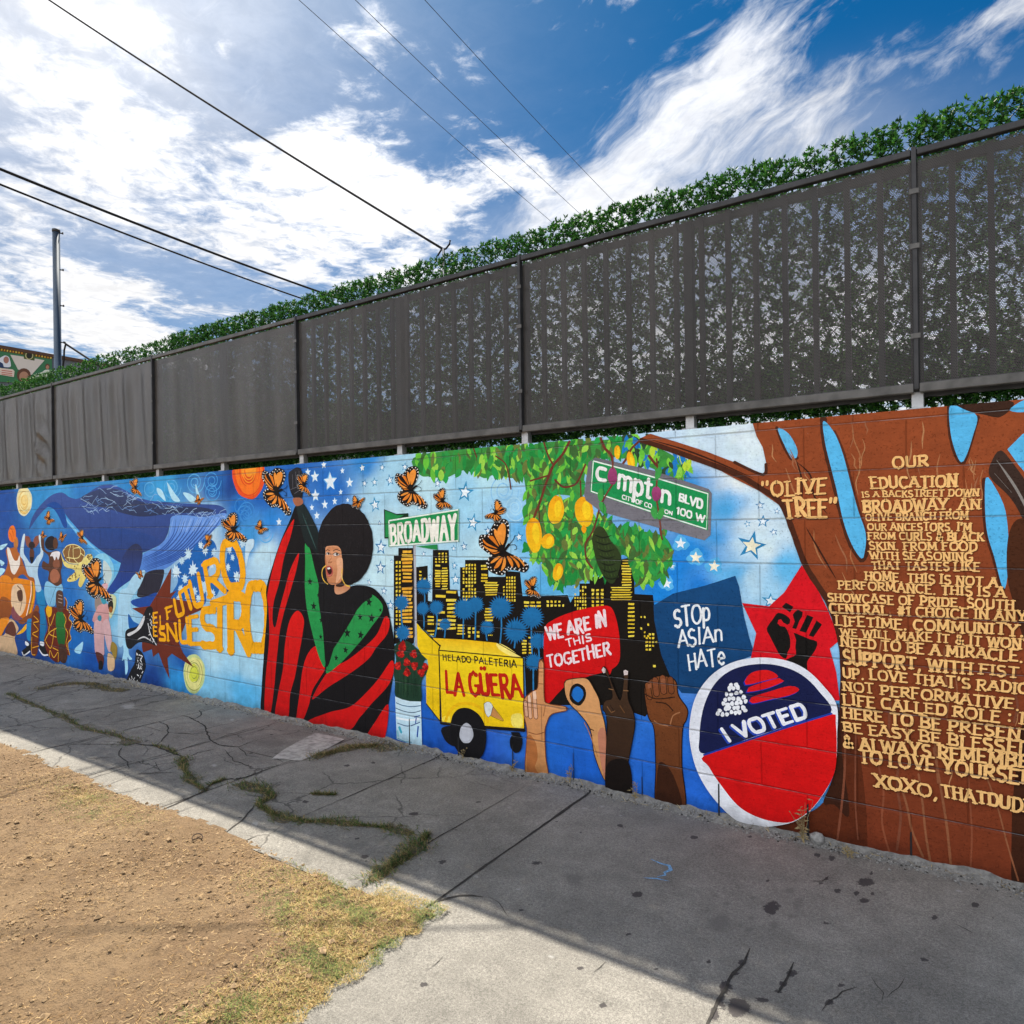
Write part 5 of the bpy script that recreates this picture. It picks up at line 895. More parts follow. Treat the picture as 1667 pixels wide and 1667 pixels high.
# ------------------------------------------------------------------ ground
GROUND_Y = -1.362
def conc_mat():
    m, t, p = material("pavement_concrete"); P = geo_pos(t)
    a = t.new('ShaderNodeVertexColor'); a.layer_name = "paint"; s = t.new('ShaderNodeSeparateColor'); t.l.new(a.outputs[0], s.inputs[0])
    big = t.noise(P, 1.4, 6, 0.65); mid = t.noise(P, 9, 6, 0.7); fine = t.noise(P, 260, 3, 0.7); spk = t.noise(P, 95, 4, 0.75)
    f = t.math('MULTIPLY', t.math('MULTIPLY', t.ramp(big, .3, .7, .74, 1.14), t.ramp(mid, .25, .75, .78, 1.12)), t.math('MULTIPLY', t.ramp(fine, .3, .7, .62, 1.30), t.ramp(spk, .3, .7, .70, 1.20)))
    base = t.mix(1.0, (.245, .232, .208), t.comb(f, f, f), 'MULTIPLY')
    base = t.mix(t.ramp(t.noise(P, 55, 5, .8), .66, .74, 0, .45), base, (.10, .098, .095))       # aggregate and specks
    base = t.mix(t.ramp(t.noise(t.vmath('ADD', P, (7, 3, 1)), 75, 3, .6), .70, .76, 0, .5), base, (.45, .44, .42))
    vo = t.new('ShaderNodeTexVoronoi', feature='DISTANCE_TO_EDGE'); wv = t.noise(P, 3.0, 5, .6, out='Color')
    t.l.new(t.vmath('ADD', P, t.vmath('SCALE', wv)), vo.inputs['Vector']); vo.inputs['Scale'].default_value = 2.3
    wsc = [n_ for n_ in t.n if n_.type == 'VECT_MATH' and n_.operation == 'SCALE'][0]; wsc.inputs['Scale'].default_value = .22
    xx_ = t.sep(P)[0]; cm = t.math('MULTIPLY', t.ramp(vo.outputs['Distance'], .004, .016, 1, 0), t.math('MULTIPLY', t.ramp(xx_, -1.9, -2.5), t.ramp(t.noise(P, 1.6, 3, .5), .44, .52)))      # net of hairline cracks in the older slabs
    base = t.mix(t.math('MULTIPLY', cm, .75), base, (.05, .047, .043))
    edge = t.math('ADD', t.math('MULTIPLY', t.math('SUBTRACT', t.noise(P, 22, 4, .6), .5), 1.1), t.math('MULTIPLY', t.math('SUBTRACT', t.noise(P, 90, 4, .7), .5), .9))
    for ch, col, k, lo, hi in ((0, (.035, .030, .032), .92, .42, .58), (1, (.115, .108, .10), .62, .36, .85), (2, (.44, .44, .43), .50, .40, .95)):
        fac, cc = t.ramp(t.math('ADD', s.outputs[ch], t.math('MULTIPLY', edge, t.ramp(s.outputs[ch], .05, .3))), lo, hi, 0, k), col; base = t.mix(fac, base, cc)
    t.l.new(base, p.inputs['Base Color']); p.inputs['Roughness'].default_value = 0.88
    b = t.new('ShaderNodeBump'); b.inputs['Strength'].default_value = 0.55; b.inputs['Distance'].default_value = 0.004
    t.l.new(t.math('ADD', t.math('ADD', fine, t.math('MULTIPLY', spk, .9)), t.math('MULTIPLY', mid, 1.2)), b.inputs['Height']); t.l.new(b.outputs[0], p.inputs['Normal'])
    return m
CONC = conc_mat()
CRACKM = plain("crack_soil", (.030, .027, .024), .95, 0, .4, 60)
ZS = {'L': (0, 1060, .25195), 'Z6': (0, 1050, .41987), 'Z7': (560, 1200, .41992), 'Z8': (1100, 1250, .34013)}
def gp(fr, x, y, z=0.0):
    ox, oy, s = ZS[fr]; return ground(ox + x * s, oy + y * s, z)

dark = []; grey = []; pale = []
for fr, x, y, rx, ry, L in (('Z8', 460, 670, 36, 32, dark), ('Z8', 905, 545, 40, 20, dark), ('Z8', 862, 600, 14, 12, dark), ('Z8', 905, 632, 24, 12, dark), ('Z8', 945, 600, 9, 7, dark), ('Z8', 940, 510, 8, 16, dark), ('Z8', 775, 586, 19, 11, dark), ('Z8', 1241, 715, 17, 12, dark), ('Z8', 1435, 655, 17, 13, dark), ('Z8', 720, 743, 13, 9, dark), ('Z8', 745, 432, 14, 14, dark), ('Z8', 305, 1148, 58, 44, dark), ('Z8', 411, 1111, 27, 11, dark), ('Z8', 555, 985, 22, 17, dark), ('Z8', 515, 1035, 20, 16, dark), ('Z8', 490, 1070, 18, 12, dark), ('Z8', 791, 1041, 18, 10, dark), ('Z8', 735, 1122, 16, 14, dark), ('Z8', 318, 930, 18, 14, dark), ('Z8', 285, 985, 18, 10, dark), ('Z8', 240, 1050, 30, 32, dark), ('Z8', 215, 1110, 18, 40, dark), ('Z8', 185, 1180, 20, 36, dark), ('Z8', 160, 930, 13, 11, dark), ('Z8', 85, 332, 14, 9, dark), ('Z8', 443, 537, 9, 7, dark), ('Z8', 720, 530, 11, 12, dark), ('Z8', 678, 418, 14, 10, dark),
                       ('Z8', 215, 742, 62, 44, grey), ('Z8', 560, 710, 30, 14, grey), ('Z8', 360, 720, 20, 16, grey), ('Z8', 355, 770, 22, 14, grey), ('Z8', 585, 650, 24, 40, grey), ('Z8', 550, 585, 28, 16, grey), ('Z8', 370, 620, 18, 11, grey), ('Z8', 185, 612, 20, 10, grey), ('Z8', 240, 650, 22, 14, grey), ('Z8', 230, 575, 14, 8, grey), ('Z8', 470, 750, 24, 20, grey), ('Z8', 715, 435, 22, 14, grey), ('Z8', 1570, 920, 18, 8, grey), ('Z8', 1635, 900, 16, 10, grey), ('Z8', 310, 750, 14, 10, grey), ('Z8', 150, 685, 12, 8, grey),
                       ('Z7', 745, 488, 18, 7, dark), ('Z7', 380, 483, 15, 7, dark), ('Z7', 268, 299, 16, 6, dark), ('Z7', 82, 467, 14, 7, dark), ('Z7', 1135, 610, 22, 12, dark), ('Z7', 1355, 388, 14, 7, dark), ('Z7', 1070, 342, 14, 7, dark), ('Z7', 685, 672, 12, 7, dark), ('Z7', 1105, 766, 9, 6, dark), ('Z7', 480, 950, 14, 8, grey), ('Z7', 1245, 1043, 18, 14, grey), ('Z7', 152, 900, 14, 8, grey), ('Z7', 860, 750, 20, 8, grey), ('Z7', 888, 548, 40, 26, grey), ('Z7', 728, 1007, 8, 6, grey), ('Z7', 778, 655, 12, 7, grey), ('Z7', 640, 275, 12, 5, pale), ('Z7', 1000, 268, 9, 5, pale), ('Z7', 930, 275, 14, 5, pale), ('Z7', 678, 590, 10, 6, pale),
                       ('Z6', 1185, 606, 12, 6, dark), ('Z6', 1605, 656, 16, 6, dark), ('Z6', 1415, 824, 14, 7, dark), ('Z6', 1345, 468, 10, 4, dark), ('Z6', 1448, 457, 8, 4, dark), ('Z6', 255, 372, 40, 6, grey), ('Z6', 500, 237, 30, 12, pale), ('Z6', 830, 470, 14, 6, pale), ('Z6', 900, 290, 10, 5, pale), ('Z6', 1240, 380, 70, 26, pale), ('Z6', 1150, 430, 60, 20, pale), ('Z6', 1050, 380, 60, 20, grey), ('Z6', 990, 690, 18, 10, pale)):
    X, Y = gp(fr, x, y); X2, _ = gp(fr, x + rx, y); _, Y2 = gp(fr, x, y - ry)
    Xb, Yb = gp(fr, x + rx, y); Xc, Yc = gp(fr, x, y - ry)
    L.append((X, Y, (Xb - X, Yb - Y), (Xc - X, Yc - Y)))
rs = np.random.RandomState(4)
for i in range(260): # chewing gum and drips
    X, Y, r_ = rs.uniform(-7, 1.5), rs.uniform(-2.6, -.06), rs.uniform(.004, .013); (dark if i % 3 == 0 else grey if i % 3 == 1 else pale).append((X, Y, (r_, 0), (0, r_)))

def sidewalk():
    xs = np.concatenate([np.linspace(-30, -8.2, 30), np.arange(-8, -5, .03), np.arange(-5, 1.2, .0125), np.linspace(1.3, 12, 14)])
    ys = np.concatenate([np.linspace(-12, -3.2, 14), np.arange(-3.0, -0.0, .0125), [0.0]])
    gx, gy = np.meshgrid(xs, ys); X = gx.ravel(); Y = gy.ravel()
    ch = np.zeros((len(X), 3), np.float32)
    for k, L in enumerate((dark, grey, pale)):
        for (cx, cy, a, b_) in L:
            R_ = 2.2 * (abs(a[0]) + abs(b_[0])); R2 = 2.2 * (abs(a[1]) + abs(b_[1]))
            s_ = np.nonzero((abs(X - cx) < R_ + .02) & (abs(Y - cy) < R2 + .02))[0]
            if not len(s_): continue
            det = a[0] * b_[1] - a[1] * b_[0]
            if abs(det) < 1e-9: continue
            u = ((X[s_] - cx) * b_[1] - (Y[s_] - cy) * b_[0]) / det; v = (a[0] * (Y[s_] - cy) - a[1] * (X[s_] - cx)) / det
            ch[s_, k] = np.maximum(ch[s_, k], np.clip(np.exp(-.7 * (u * u + v * v)), 0, 1))
    Z = np.array([.004 * mnoise.noise((x * 1.1, y * 1.1, 0)) + .0015 * mnoise.noise((x * 9, y * 9, 4)) if x > -9 and x < 2 and y > -3.2 else 0 for x, y in zip(X, Y)])
    # each slab sits a little differently
    cuts = np.array([-9.2, -8.3, -7.4, -6.55, -5.75, -4.95, -4.2, -3.45, -2.745, -2.043, -1.717, -.664, .35, 1.4]); idx = np.searchsorted(cuts, X)
    tilt = rs.uniform(-.008, .008, 20)[idx] * (Y + .6) + rs.uniform(-.004, .004, 20)[idx]
    Z += np.where(X < -1.717, tilt, tilt * .25)
    Z += np.where(Y > -.05, (Y + .05) * .35 + .012 * np.array([mnoise.noise((x * 7, 0, 2)) for x in X]) * (Y > -.04), 0)
    n, m = len(xs), len(ys); f = []
    keep = lambda x, y: (y > -1.40) or (x > -1.69)
    for j in range(m - 1):
        for i in range(n - 1):
            if keep((xs[i] + xs[i + 1]) / 2, (ys[j] + ys[j + 1]) / 2): f.append((j * n + i, j * n + i + 1, (j + 1) * n + i + 1, (j + 1) * n + i))
    o = link_mesh("sidewalk", np.stack([X, Y, Z], 1).tolist(), f, CONC, None, ch, True)
    tag(o, kind='structure'); return o
walk = sidewalk()
from mathutils.bvhtree import BVHTree
wm_ = walk.data; WB = BVHTree.FromPolygons([v.co for v in wm_.vertices], [tuple(p.vertices) for p in wm_.polygons])
def gz(x, y):
    h_ = WB.ray_cast(Vector((x, y, 1)), Vector((0, 0, -1))); return h_[0].z if h_[0] is not None else 0.0
# joints and cracks: thin seams of dark soil lying in the paving
cb = MB()
def crack(pts, w, jit=.006, step=.03, thin=True):
    P = [pts[0]]
    for a, b_ in zip(pts, pts[1:]):
        L = math.dist(a, b_); k = max(1, int(L / step))
        for i in range(1, k + 1):
            u = i / k; P.append((a[0] + (b_[0] - a[0]) * u, a[1] + (b_[1] - a[1]) * u))
    off = [(jit * mnoise.noise((p[0] * 14, p[1] * 14, 1)) * 1.6, jit * mnoise.noise((p[0] * 14, p[1] * 14, 9)) * 1.6) for p in P]
    P = [(p[0] + o_[0], p[1] + o_[1]) for p, o_ in zip(P, off)]; v = []
    for i, p in enumerate(P):
        a, b_ = P[max(i - 1, 0)], P[min(i + 1, len(P) - 1)]; d = Vector((b_[0] - a[0], b_[1] - a[1]))
        if d.length < 1e-6: d = Vector((1, 0))
        d.normalize(); k = w / 2 * (.55 + .9 * abs(mnoise.noise((p[0] * 30, p[1] * 30, 5))) + .3 * rnd.random())
        if thin: k *= min(1, .25 + 4 * min(i, len(P) - 1 - i) / len(P))
        for s_ in (1, -1):
            x, y = p[0] - d.y * k * s_, p[1] + d.x * k * s_; v.append((x, y, gz(x, y) + .0022))
    cb.add(v, [(2 * i, 2 * i + 1, 2 * i + 3, 2 * i + 2) for i in range(len(P) - 1)])
for X, y0, w_ in ((-1.717, -1.36, .011), (-2.043, -1.25, .005), (-2.745, -1.1, .007), (-3.45, -1.36, .006), (-4.2, -1.36, .006), (-4.95, -1.36, .007), (-5.75, -1.36, .008), (-6.55, -1.36, .008), (-7.4, -1.36, .008), (-8.3, -1.36, .009), (.35, -5, .009)):
    crack([(X, -.03), (X + rnd.uniform(-.01, .01), y0)], w_, .002, .05, False)
crack([(-1.717, -1.36), (-1.700, -1.9), (-1.68, -4)], .012, .004, .05, False)
C6 = lambda *p: [gp('Z6', *q) for q in p]
CL = lambda *p: [gp('L', *q) for q in p]
for P, w_ in ((CL((0, 210), (110, 185), (200, 150)), .012), (CL((215, 230), (390, 192), (480, 175)), .016), (CL((430, 382), (560, 368)), .012), (CL((700, 465), (860, 430), (1000, 408)), .006), (CL((790, 522), (850, 500), (920, 485), (1020, 460), (1080, 480), (1086, 530), (1040, 592), (1000, 618)), .009), (CL((1086, 530), (1240, 540), (1325, 530)), .008), (CL((920, 485), (1040, 520), (1085, 518)), .005), (CL((1170, 415), (1230, 432), (1320, 482), (1342, 540), (1362, 582), (1420, 612), (1540, 625), (1667, 575)), .011), (CL((1360, 362), (1290, 382), (1302, 412), (1260, 440), (1180, 420)), .008), (CL((1362, 582), (1250, 612), (1140, 652)), .007), (CL((1362, 582), (1520, 530), (1667, 488)), .006),
              (CL((850, 600), (1000, 616), (1060, 640), (1130, 672), (1180, 690)), .020), (CL((1220, 692), (1280, 662), (1400, 640)), .008), (CL((470, 605), (660, 560)), .008), (CL((470, 605), (780, 610), (870, 610)), .006), (CL((790, 620), (768, 680), (820, 722), (832, 772)), .007), (CL((570, 842), (700, 800), (812, 762)), .005), (CL((830, 742), (1000, 705), (1130, 672)), .007), (CL((880, 805), (1000, 800), (1150, 790)), .006), (CL((1020, 1032), (1160, 975), (1290, 920), (1400, 850), (1540, 828), (1667, 790)), .016), (CL((1460, 1172), (1560, 1090), (1620, 1030), (1642, 990)), .011), (CL((1510, 1276), (1667, 1200)), .007), (CL((240, 650), (450, 600)), .005), (CL((0, 300), (100, 310), (190, 345)), .007), (CL((150, 300), (240, 262), (330, 235)), .008), (CL((560, 700), (770, 690)), .004), (CL((940, 560), (1000, 530)), .004), (CL((1000, 720), (1040, 790)), .004), (CL((1450, 640), (1520, 720), (1640, 760)), .006), (CL((1540, 625), (1600, 680), (1667, 690)), .006),
                      (C6((1085, 572), (1200, 575), (1300, 590)), .004), (C6((350, 515), (440, 480), (520, 450)), .005), (C6((500, 505), (610, 500), (700, 470)), .004), (C6((1060, 450), (1220, 420), (1340, 370)), .007), (C6((1230, 640), (1420, 560), (1610, 475)), .008), (C6((190, 400), (330, 385), (440, 345)), .006), (C6((940, 410), (1060, 440), (1100, 460)), .006),
                      ([gp('Z7', *q) for q in ((350, 640), (400, 622), (450, 615), (540, 622))], .012), ([gp('Z7', *q) for q in ((1200, 935), (1265, 958))], .006), ([gp('Z7', *q) for q in ((640, 700), (600, 640), (560, 620))], .003), ([gp('Z7', *q) for q in ((330, 900), (390, 850))], .003), ([gp('Z7', *q) for q in ((960, 915), (1010, 870))], .003),
                      ([gp('Z8', *q) for q in ((350, 865), (320, 930), (285, 985), (240, 1050), (205, 1120), (160, 1226), (120, 1320))], .011), ([gp('Z8', *q) for q in ((570, 935), (550, 985), (500, 1060), (480, 1085))], .008), ([gp('Z8', *q) for q in ((875, 1055), (800, 1075), (735, 1120), (690, 1160))], .005), ([gp('Z8', *q) for q in ((1345, 750), (1385, 770), (1425, 795))], .004), ([gp('Z8', *q) for q in ((640, 543), (700, 545), (725, 520))], .006), ([gp('Z8', *q) for q in ((1000, 1100), (1060, 1060), (1090, 1000))], .0025), ([gp('Z8', *q) for q in ((940, 1000), (990, 1080), (980, 1120))], .0025)):
    crack(P, w_, .007)
co = cb.build("sidewalk_cracks", CRACKM); tag(co, kind='structure')
# scribble of blue chalk
cb = MB(); crack([gp('Z7', *q) for q in ((1190, 472), (1230, 490), (1262, 498), (1266, 515), (1240, 525), (1245, 535), (1215, 545))], .016, .006); crack([gp('Z7', *q) for q in ((1160, 548), (1210, 552), (1262, 560))], .009, .006)
ch = cb.build("chalk_scribble", plain("blue_chalk", hx('#6f9cc4'), .95, 0, .4, 120)); tag(ch, "faint blue chalk scribble on the shaded pavement", "chalk mark")

# bare dirt and dry lawn
def dirt_mat():
    m, t, p = material("dry_dirt"); P = geo_pos(t)
    n = t.noise(P, 2.2, 6, .65); n2 = t.noise(P, 24, 6, .72); n3 = t.noise(P, 130, 5, .75); n4 = t.noise(P, 60, 5, .7)
    c = t.mix(t.ramp(n, .32, .68), (.225, .140, .070), (.315, .210, .112))
    c = t.mix(t.ramp(n2, .50, .66, 0, .55), c, (.135, .085, .046)); c = t.mix(t.ramp(n3, .52, .72, 0, .5), c, (.36, .25, .14)); c = t.mix(t.ramp(n3, .30, .46, .85, 0), c, (.070, .044, .025)); c = t.mix(t.ramp(n4, .56, .66, 0, .6), c, (.105, .066, .036))
    t.l.new(c, p.inputs['Base Color']); p.inputs['Roughness'].default_value = .95
    b = t.new('ShaderNodeBump'); b.inputs['Strength'].default_value = .9; b.inputs['Distance'].default_value = .02
    t.l.new(t.math('ADD', t.math('ADD', n2, n4), t.math('MULTIPLY', n3, .8)), b.inputs['Height']); t.l.new(b.outputs[0], p.inputs['Normal']); return m
DIRT = dirt_mat()
def dz(x, y):
    e = min(max((-1.35 - y) / .12, 0), 1); e2 = min(max((-1.63 - x) / .12, 0), 1); e = min(e, e2)
    return .004 + e * .008 + (.018 * mnoise.noise((x * 2.3, y * 2.3, 0)) + .010 * mnoise.noise((x * 8, y * 8, 3)) + .009 * mnoise.noise((x * 25, y * 25, 6)) + .005 * mnoise.noise((x * 60, y * 60, 6))) * (.4 + .6 * e)
def dirt():
    xs = np.concatenate([np.linspace(-40, -7.2, 24), np.arange(-7, -1.55, .018)]); ys = np.concatenate([np.linspace(-40, -4.4, 16), np.arange(-4.2, -1.28, .018)])
    v = []; f = []; n = len(xs)
    for y in ys:
        for x in xs: v.append((x, y, dz(x, y)))
    for j in range(len(ys) - 1):
        for i in range(n - 1):
            x, y = (xs[i] + xs[i + 1]) / 2, (ys[j] + ys[j + 1]) / 2
            w_ = .035 * mnoise.noise((x * 4, y * 4, 8)) + .03 * mnoise.noise((x * 14, y * 14, 2))
            cor = max(0, .10 - math.dist((x, y), (-1.69, -1.38)))
            if y < -1.362 + w_ and x < -1.652 + w_ - cor * .3: f.append((j * n + i, j * n + i + 1, (j + 1) * n + i + 1, (j + 1) * n + i))
    return tag(link_mesh("dirt", v, f, DIRT, smooth=True), kind='structure')
dirt()
g = link_mesh("ground", [(-600, -600, -.06), (600, -600, -.06), (600, 600, -.06), (-600, 600, -.06)], [(0, 1, 2, 3)], plain("distant_ground", (.17, .15, .13), .95)); tag(g, kind='structure')

# blades, straw and crumbs
def blade_field(name, spots, cols, kind='stuff', mat=None, label=None, cat=None):
    """spots: (x, y, z, length, lean 0 flat..1 upright, width)"""
    v = []; f = []; c = []
    for (x, y, z, L, lean, w_) in spots:
        a = rnd.uniform(0, 6.283); col = hx(rnd.choice(cols)); k = rnd.uniform(.75, 1.2); col = tuple(q * k for q in col)
        dx, dy = math.cos(a), math.sin(a); hl = L * math.sqrt(max(0, 1 - lean * lean)); up_ = L * lean; b0 = len(v)
        bend = rnd.uniform(.1, .5)
        for t_, ww in ((0, 1), (.55, .85), (1, .12)):
            px_, py_, pz = x + dx * hl * t_, y + dy * hl * t_, z + up_ * t_ * (1 - bend * t_ * .5) + .002
            v += [(px_ - dy * w_ * ww / 2, py_ + dx * w_ * ww / 2, pz), (px_ + dy * w_ * ww / 2, py_ - dx * w_ * ww / 2, pz + w_ * .2)]; c += [col, col]
        f += [(b0, b0 + 1, b0 + 3, b0 + 2), (b0 + 2, b0 + 3, b0 + 5, b0 + 4)]
    o = link_mesh(name, v, f, mat or BLADE, None, c); tag(o, label, cat, None, kind); return o
def blade_mat():
    m, t, p = material("grass_blades"); a = t.new('ShaderNodeVertexColor'); a.layer_name = "paint"; t.l.new(a.outputs[0], p.inputs['Base Color']); p.inputs['Roughness'].default_value = .75
    tr = t.new('ShaderNodeBsdfTranslucent'); t.l.new(a.outputs[0], tr.inputs[0]); mx = t.new('ShaderNodeMixShader'); mx.inputs[0].default_value = .25
    t.l.new(p.outputs[0], mx.inputs[1]); t.l.new(tr.outputs[0], mx.inputs[2]); t.l.new(mx.outputs[0], t.n['Material Output'].inputs[0]); return m
BLADE = blade_mat()
S = []
while len(S) < 34000:      # straw lying on the dirt
    x, y = rnd.uniform(-6.5, -1.66), rnd.uniform(-3.6, -1.37)
    if mnoise.noise((x * 2.2, y * 2.2, 5)) + .6 * mnoise.noise((x * 9, y * 9, 1)) + .35 < rnd.random() * .9: continue
    S.append((x, y, dz(x, y), rnd.uniform(.006, .026), rnd.uniform(0, .22), rnd.uniform(.0008, .0018)))
blade_field("straw", S, ('b8945c', 'a5824e', 'c8a874', '86643c', '74552f', 'd0b482', '5e4628'))
S = []
while len(S) < 30000:      # tired grass at the corner of the dirt
    x, y = rnd.uniform(-4.5, -1.58), rnd.uniform(-2.6, -1.29)
    d = max(0, 1 - (abs(x + 1.63) / (.92 if y > -1.60 else max(.34, .92 - (-1.60 - y) * 3))) ** 1.3)
    d = max(d, .55 * math.exp(-((x + 3.75) / .35) ** 2 - ((y + 1.55) / .10) ** 2))
    if x > -1.625 + .04 * mnoise.noise((x * 14, y * 14, 2)) + .03 * mnoise.noise((y * 5, 0, 1)): continue
    if y > -1.372 and x < -1.95: continue
    if d * (.62 + (.5 if x > -1.95 else 0) + .8 * mnoise.noise((x * 5, y * 5, 5))) < rnd.random() * .8: continue
    S.append((x, y, dz(x, y), rnd.uniform(.007, .020), rnd.uniform(.1, .7), rnd.uniform(.0009, .0018)))
gm = [s for s in S if mnoise.noise((s[0] * 7, s[1] * 7, 2)) + .25 * rnd.random() > .24]
dm = [s for s in S if s not in set(gm)]
blade_field("grass", gm, ('4f6a2a', '6a7e34', '7a8440', '3f5a24', '94944e', 'a89a5c')); blade_field("dry_grass", dm, ('b89c62', 'c4a870', 'a88a50', '98904e', 'd0b884', '7a8440'))
S = []
def along(P, wid, n, L=(.012, .04)):
    tot = [math.dist(a, b_) for a, b_ in zip(P, P[1:])]
    for i in range(n):
        k = rnd.choices(range(len(tot)), tot)[0]; u = rnd.random(); a, b_ = P[k], P[k + 1]
        qx, qy = a[0] + (b_[0] - a[0]) * u, a[1] + (b_[1] - a[1]) * u; w_ = wid * max(.12, .55 + 1.7 * mnoise.noise((qx * 7, qy * 7, 3)) + .5 * mnoise.noise((qx * 22, qy * 22, 3)))
        x, y = a[0] + (b_[0] - a[0]) * u + rnd.gauss(0, w_), a[1] + (b_[1] - a[1]) * u + rnd.gauss(0, w_)
        S.append((x, y, gz(x, y) if y > -1.38 else dz(x, y), rnd.uniform(*L), rnd.uniform(.1, .8), rnd.uniform(.0014, .0032)))
along(C6((30, 185), (110, 222), (170, 245), (240, 275), (300, 310), (350, 330), (430, 345), (490, 372), (515, 388)), .030, 1728); along(C6((705, 440), (715, 490), (750, 540), (790, 568)), .026, 1026); along(C6((930, 535), (1010, 562), (1060, 582), (1000, 620), (1080, 665), (1180, 690)), .040, 1944); along(C6((1180, 690), (1300, 690), (1400, 705), (1500, 712), (1600, 738)), .026, 1188); along(C6((1660, 735), (1620, 780), (1560, 830), (1480, 880), (1445, 910)), .036, 1728); along(C6((590, 390), (650, 405), (690, 430)), .008, 220); along(C6((1210, 578), (1250, 580), (1300, 582)), .022, 380); along(C6((810, 550), (870, 525)), .012, 200)
blade_field("crack_grass", [s for s in S if rnd.random() < .55], ('3a5a24', '4a6a2a', '2c481c', '5a7034', '36541f')); blade_field("crack_straw", [s for s in S if rnd.random() < .55], ('8a7a50', 'a08a5c', '6a5c3a', '7a7044'))
# soil banks under the grass in the cracks and by the wall
def soil(P, w_, h_=.006):
    b = MB(); Q = spline(P, False, 4); v = []
    for i, p in enumerate(Q):
        a, b_ = Q[max(i - 1, 0)], Q[min(i + 1, len(Q) - 1)]; d = Vector((b_[0] - a[0], b_[1] - a[1])).normalized()
        for s_, hh in ((-1, -.004), (-.5, .7), (0, 1), (.5, .7), (1, -.004)):
            k = w_ * s_ * max(.15, .55 + 1.1 * mnoise.noise((p[0] * 7, p[1] * 7, 3)) + .5 * mnoise.noise((p[0] * 24, p[1] * 24, s_))); x, y = p[0] - d.y * k, p[1] + d.x * k
            v.append((x, y, (gz(x, y) if y > -1.4 else dz(x, y)) + h_ * (hh if hh < 0 else hh * (.5 + .5 * mnoise.noise((x * 20, y * 20, 1))))))
    b.add(v, [(i * 5 + j, i * 5 + j + 1, (i + 1) * 5 + j + 1, (i + 1) * 5 + j) for i in range(len(Q) - 1) for j in range(4)]); return b
SOILM = plain("dark_soil", (.100, .085, .062), .95, 0, .4, 60, .6); sb = MB()
for P, w_ in ((C6((30, 185), (110, 222), (170, 245), (240, 275), (300, 310), (350, 330), (430, 345), (490, 372), (515, 388)), .040), (C6((705, 440), (715, 490), (750, 540), (790, 568)), .035), (C6((930, 535), (1010, 562), (1060, 582), (1000, 620), (1080, 665), (1180, 690)), .05), (C6((1180, 690), (1300, 690), (1400, 705), (1500, 712), (1600, 738)), .030), (C6((1660, 735), (1620, 780), (1560, 830), (1480, 880), (1445, 910)), .045), (C6((150, 170), (250, 150), (350, 150), (420, 172), (490, 178)), .09), (C6((1215, 438), (1300, 415), (1380, 395), (1480, 395), (1540, 402)), .085)):
    q = soil(P, w_); sb.add(q.v, q.f)
so = sb.build("soil", SOILM, None, True); tag(so, kind='structure')
S = []; along(C6((150, 170), (250, 150), (350, 150), (420, 172), (490, 178)), .06, 1500); along(C6((1215, 438), (1300, 415), (1380, 395), (1480, 395), (1540, 402)), .05, 1800)
blade_field("dry_weeds", S, ('8a7a50', 'a08a5c', '6a5c3a', '55602e', '3f5028'))

# crumbs of soil, mortar and litter
def crumbs(name, n, place, size, mat):
    v = []; f = []
    base = [(1, 0, 0), (-1, 0, 0), (0, 1, 0), (0, -1, 0), (0, 0, 1), (0, 0, -1)]; F8 = [(0, 2, 4), (2, 1, 4), (1, 3, 4), (3, 0, 4), (2, 0, 5), (1, 2, 5), (3, 1, 5), (0, 3, 5)]
    for i in range(n):
        x, y, z = place(); r_ = size * (rnd.random() ** 2.2 * 1.6 + .35); b0 = len(v); an = rnd.uniform(0, 6.28); ca, sa = math.cos(an), math.sin(an)
        for bx, by, bz in base:
            k = r_ * rnd.uniform(.6, 1.3); v.append((x + (bx * ca - by * sa) * k, y + (bx * sa + by * ca) * k, z + bz * k * .7 + r_ * .3))
        f += [tuple(q + b0 for q in t_) for t_ in F8]
    o = link_mesh(name, v, f, mat); tag(o, kind='stuff'); return o
def pd():
    while True:
        x, y = rnd.uniform(-6, -1.66), rnd.uniform(-3.3, -1.36)
        if mnoise.noise((x * 3, y * 3, 12)) + .6 * mnoise.noise((x * 11, y * 11, 12)) > rnd.uniform(-.5, .6): return x, y, dz(x, y) - .001
crumbs("dirt_clods", 24000, pd, .0044, plain("dirt_crumb", (.31, .21, .115), .95, 0, .35, 50))
crumbs("dirt_lumps", 1500, pd, .0085, bpy.data.materials['dirt_crumb'])
def pw():
    x = rnd.uniform(-9.5, 1.5) if rnd.random() < .55 else rnd.uniform(-4, .6); y = -.012 - abs(rnd.gauss(0, .028)) ; return x, y, gz(x, y)
crumbs("mortar_debris", 6500, pw, .0048, plain("mortar_grit", (.20, .195, .185), .95, 0, .4, 90)); crumbs("dark_debris", 1700, pw, .0040, CRACKM)
def ps():
    x, y = rnd.uniform(-6, 1), rnd.uniform(-1.33, -.05); return x, y, gz(x, y)
crumbs("pavement_grit", 900, ps, .0026, plain("grit", (.14, .13, .12), .95, 0, .5, 90))
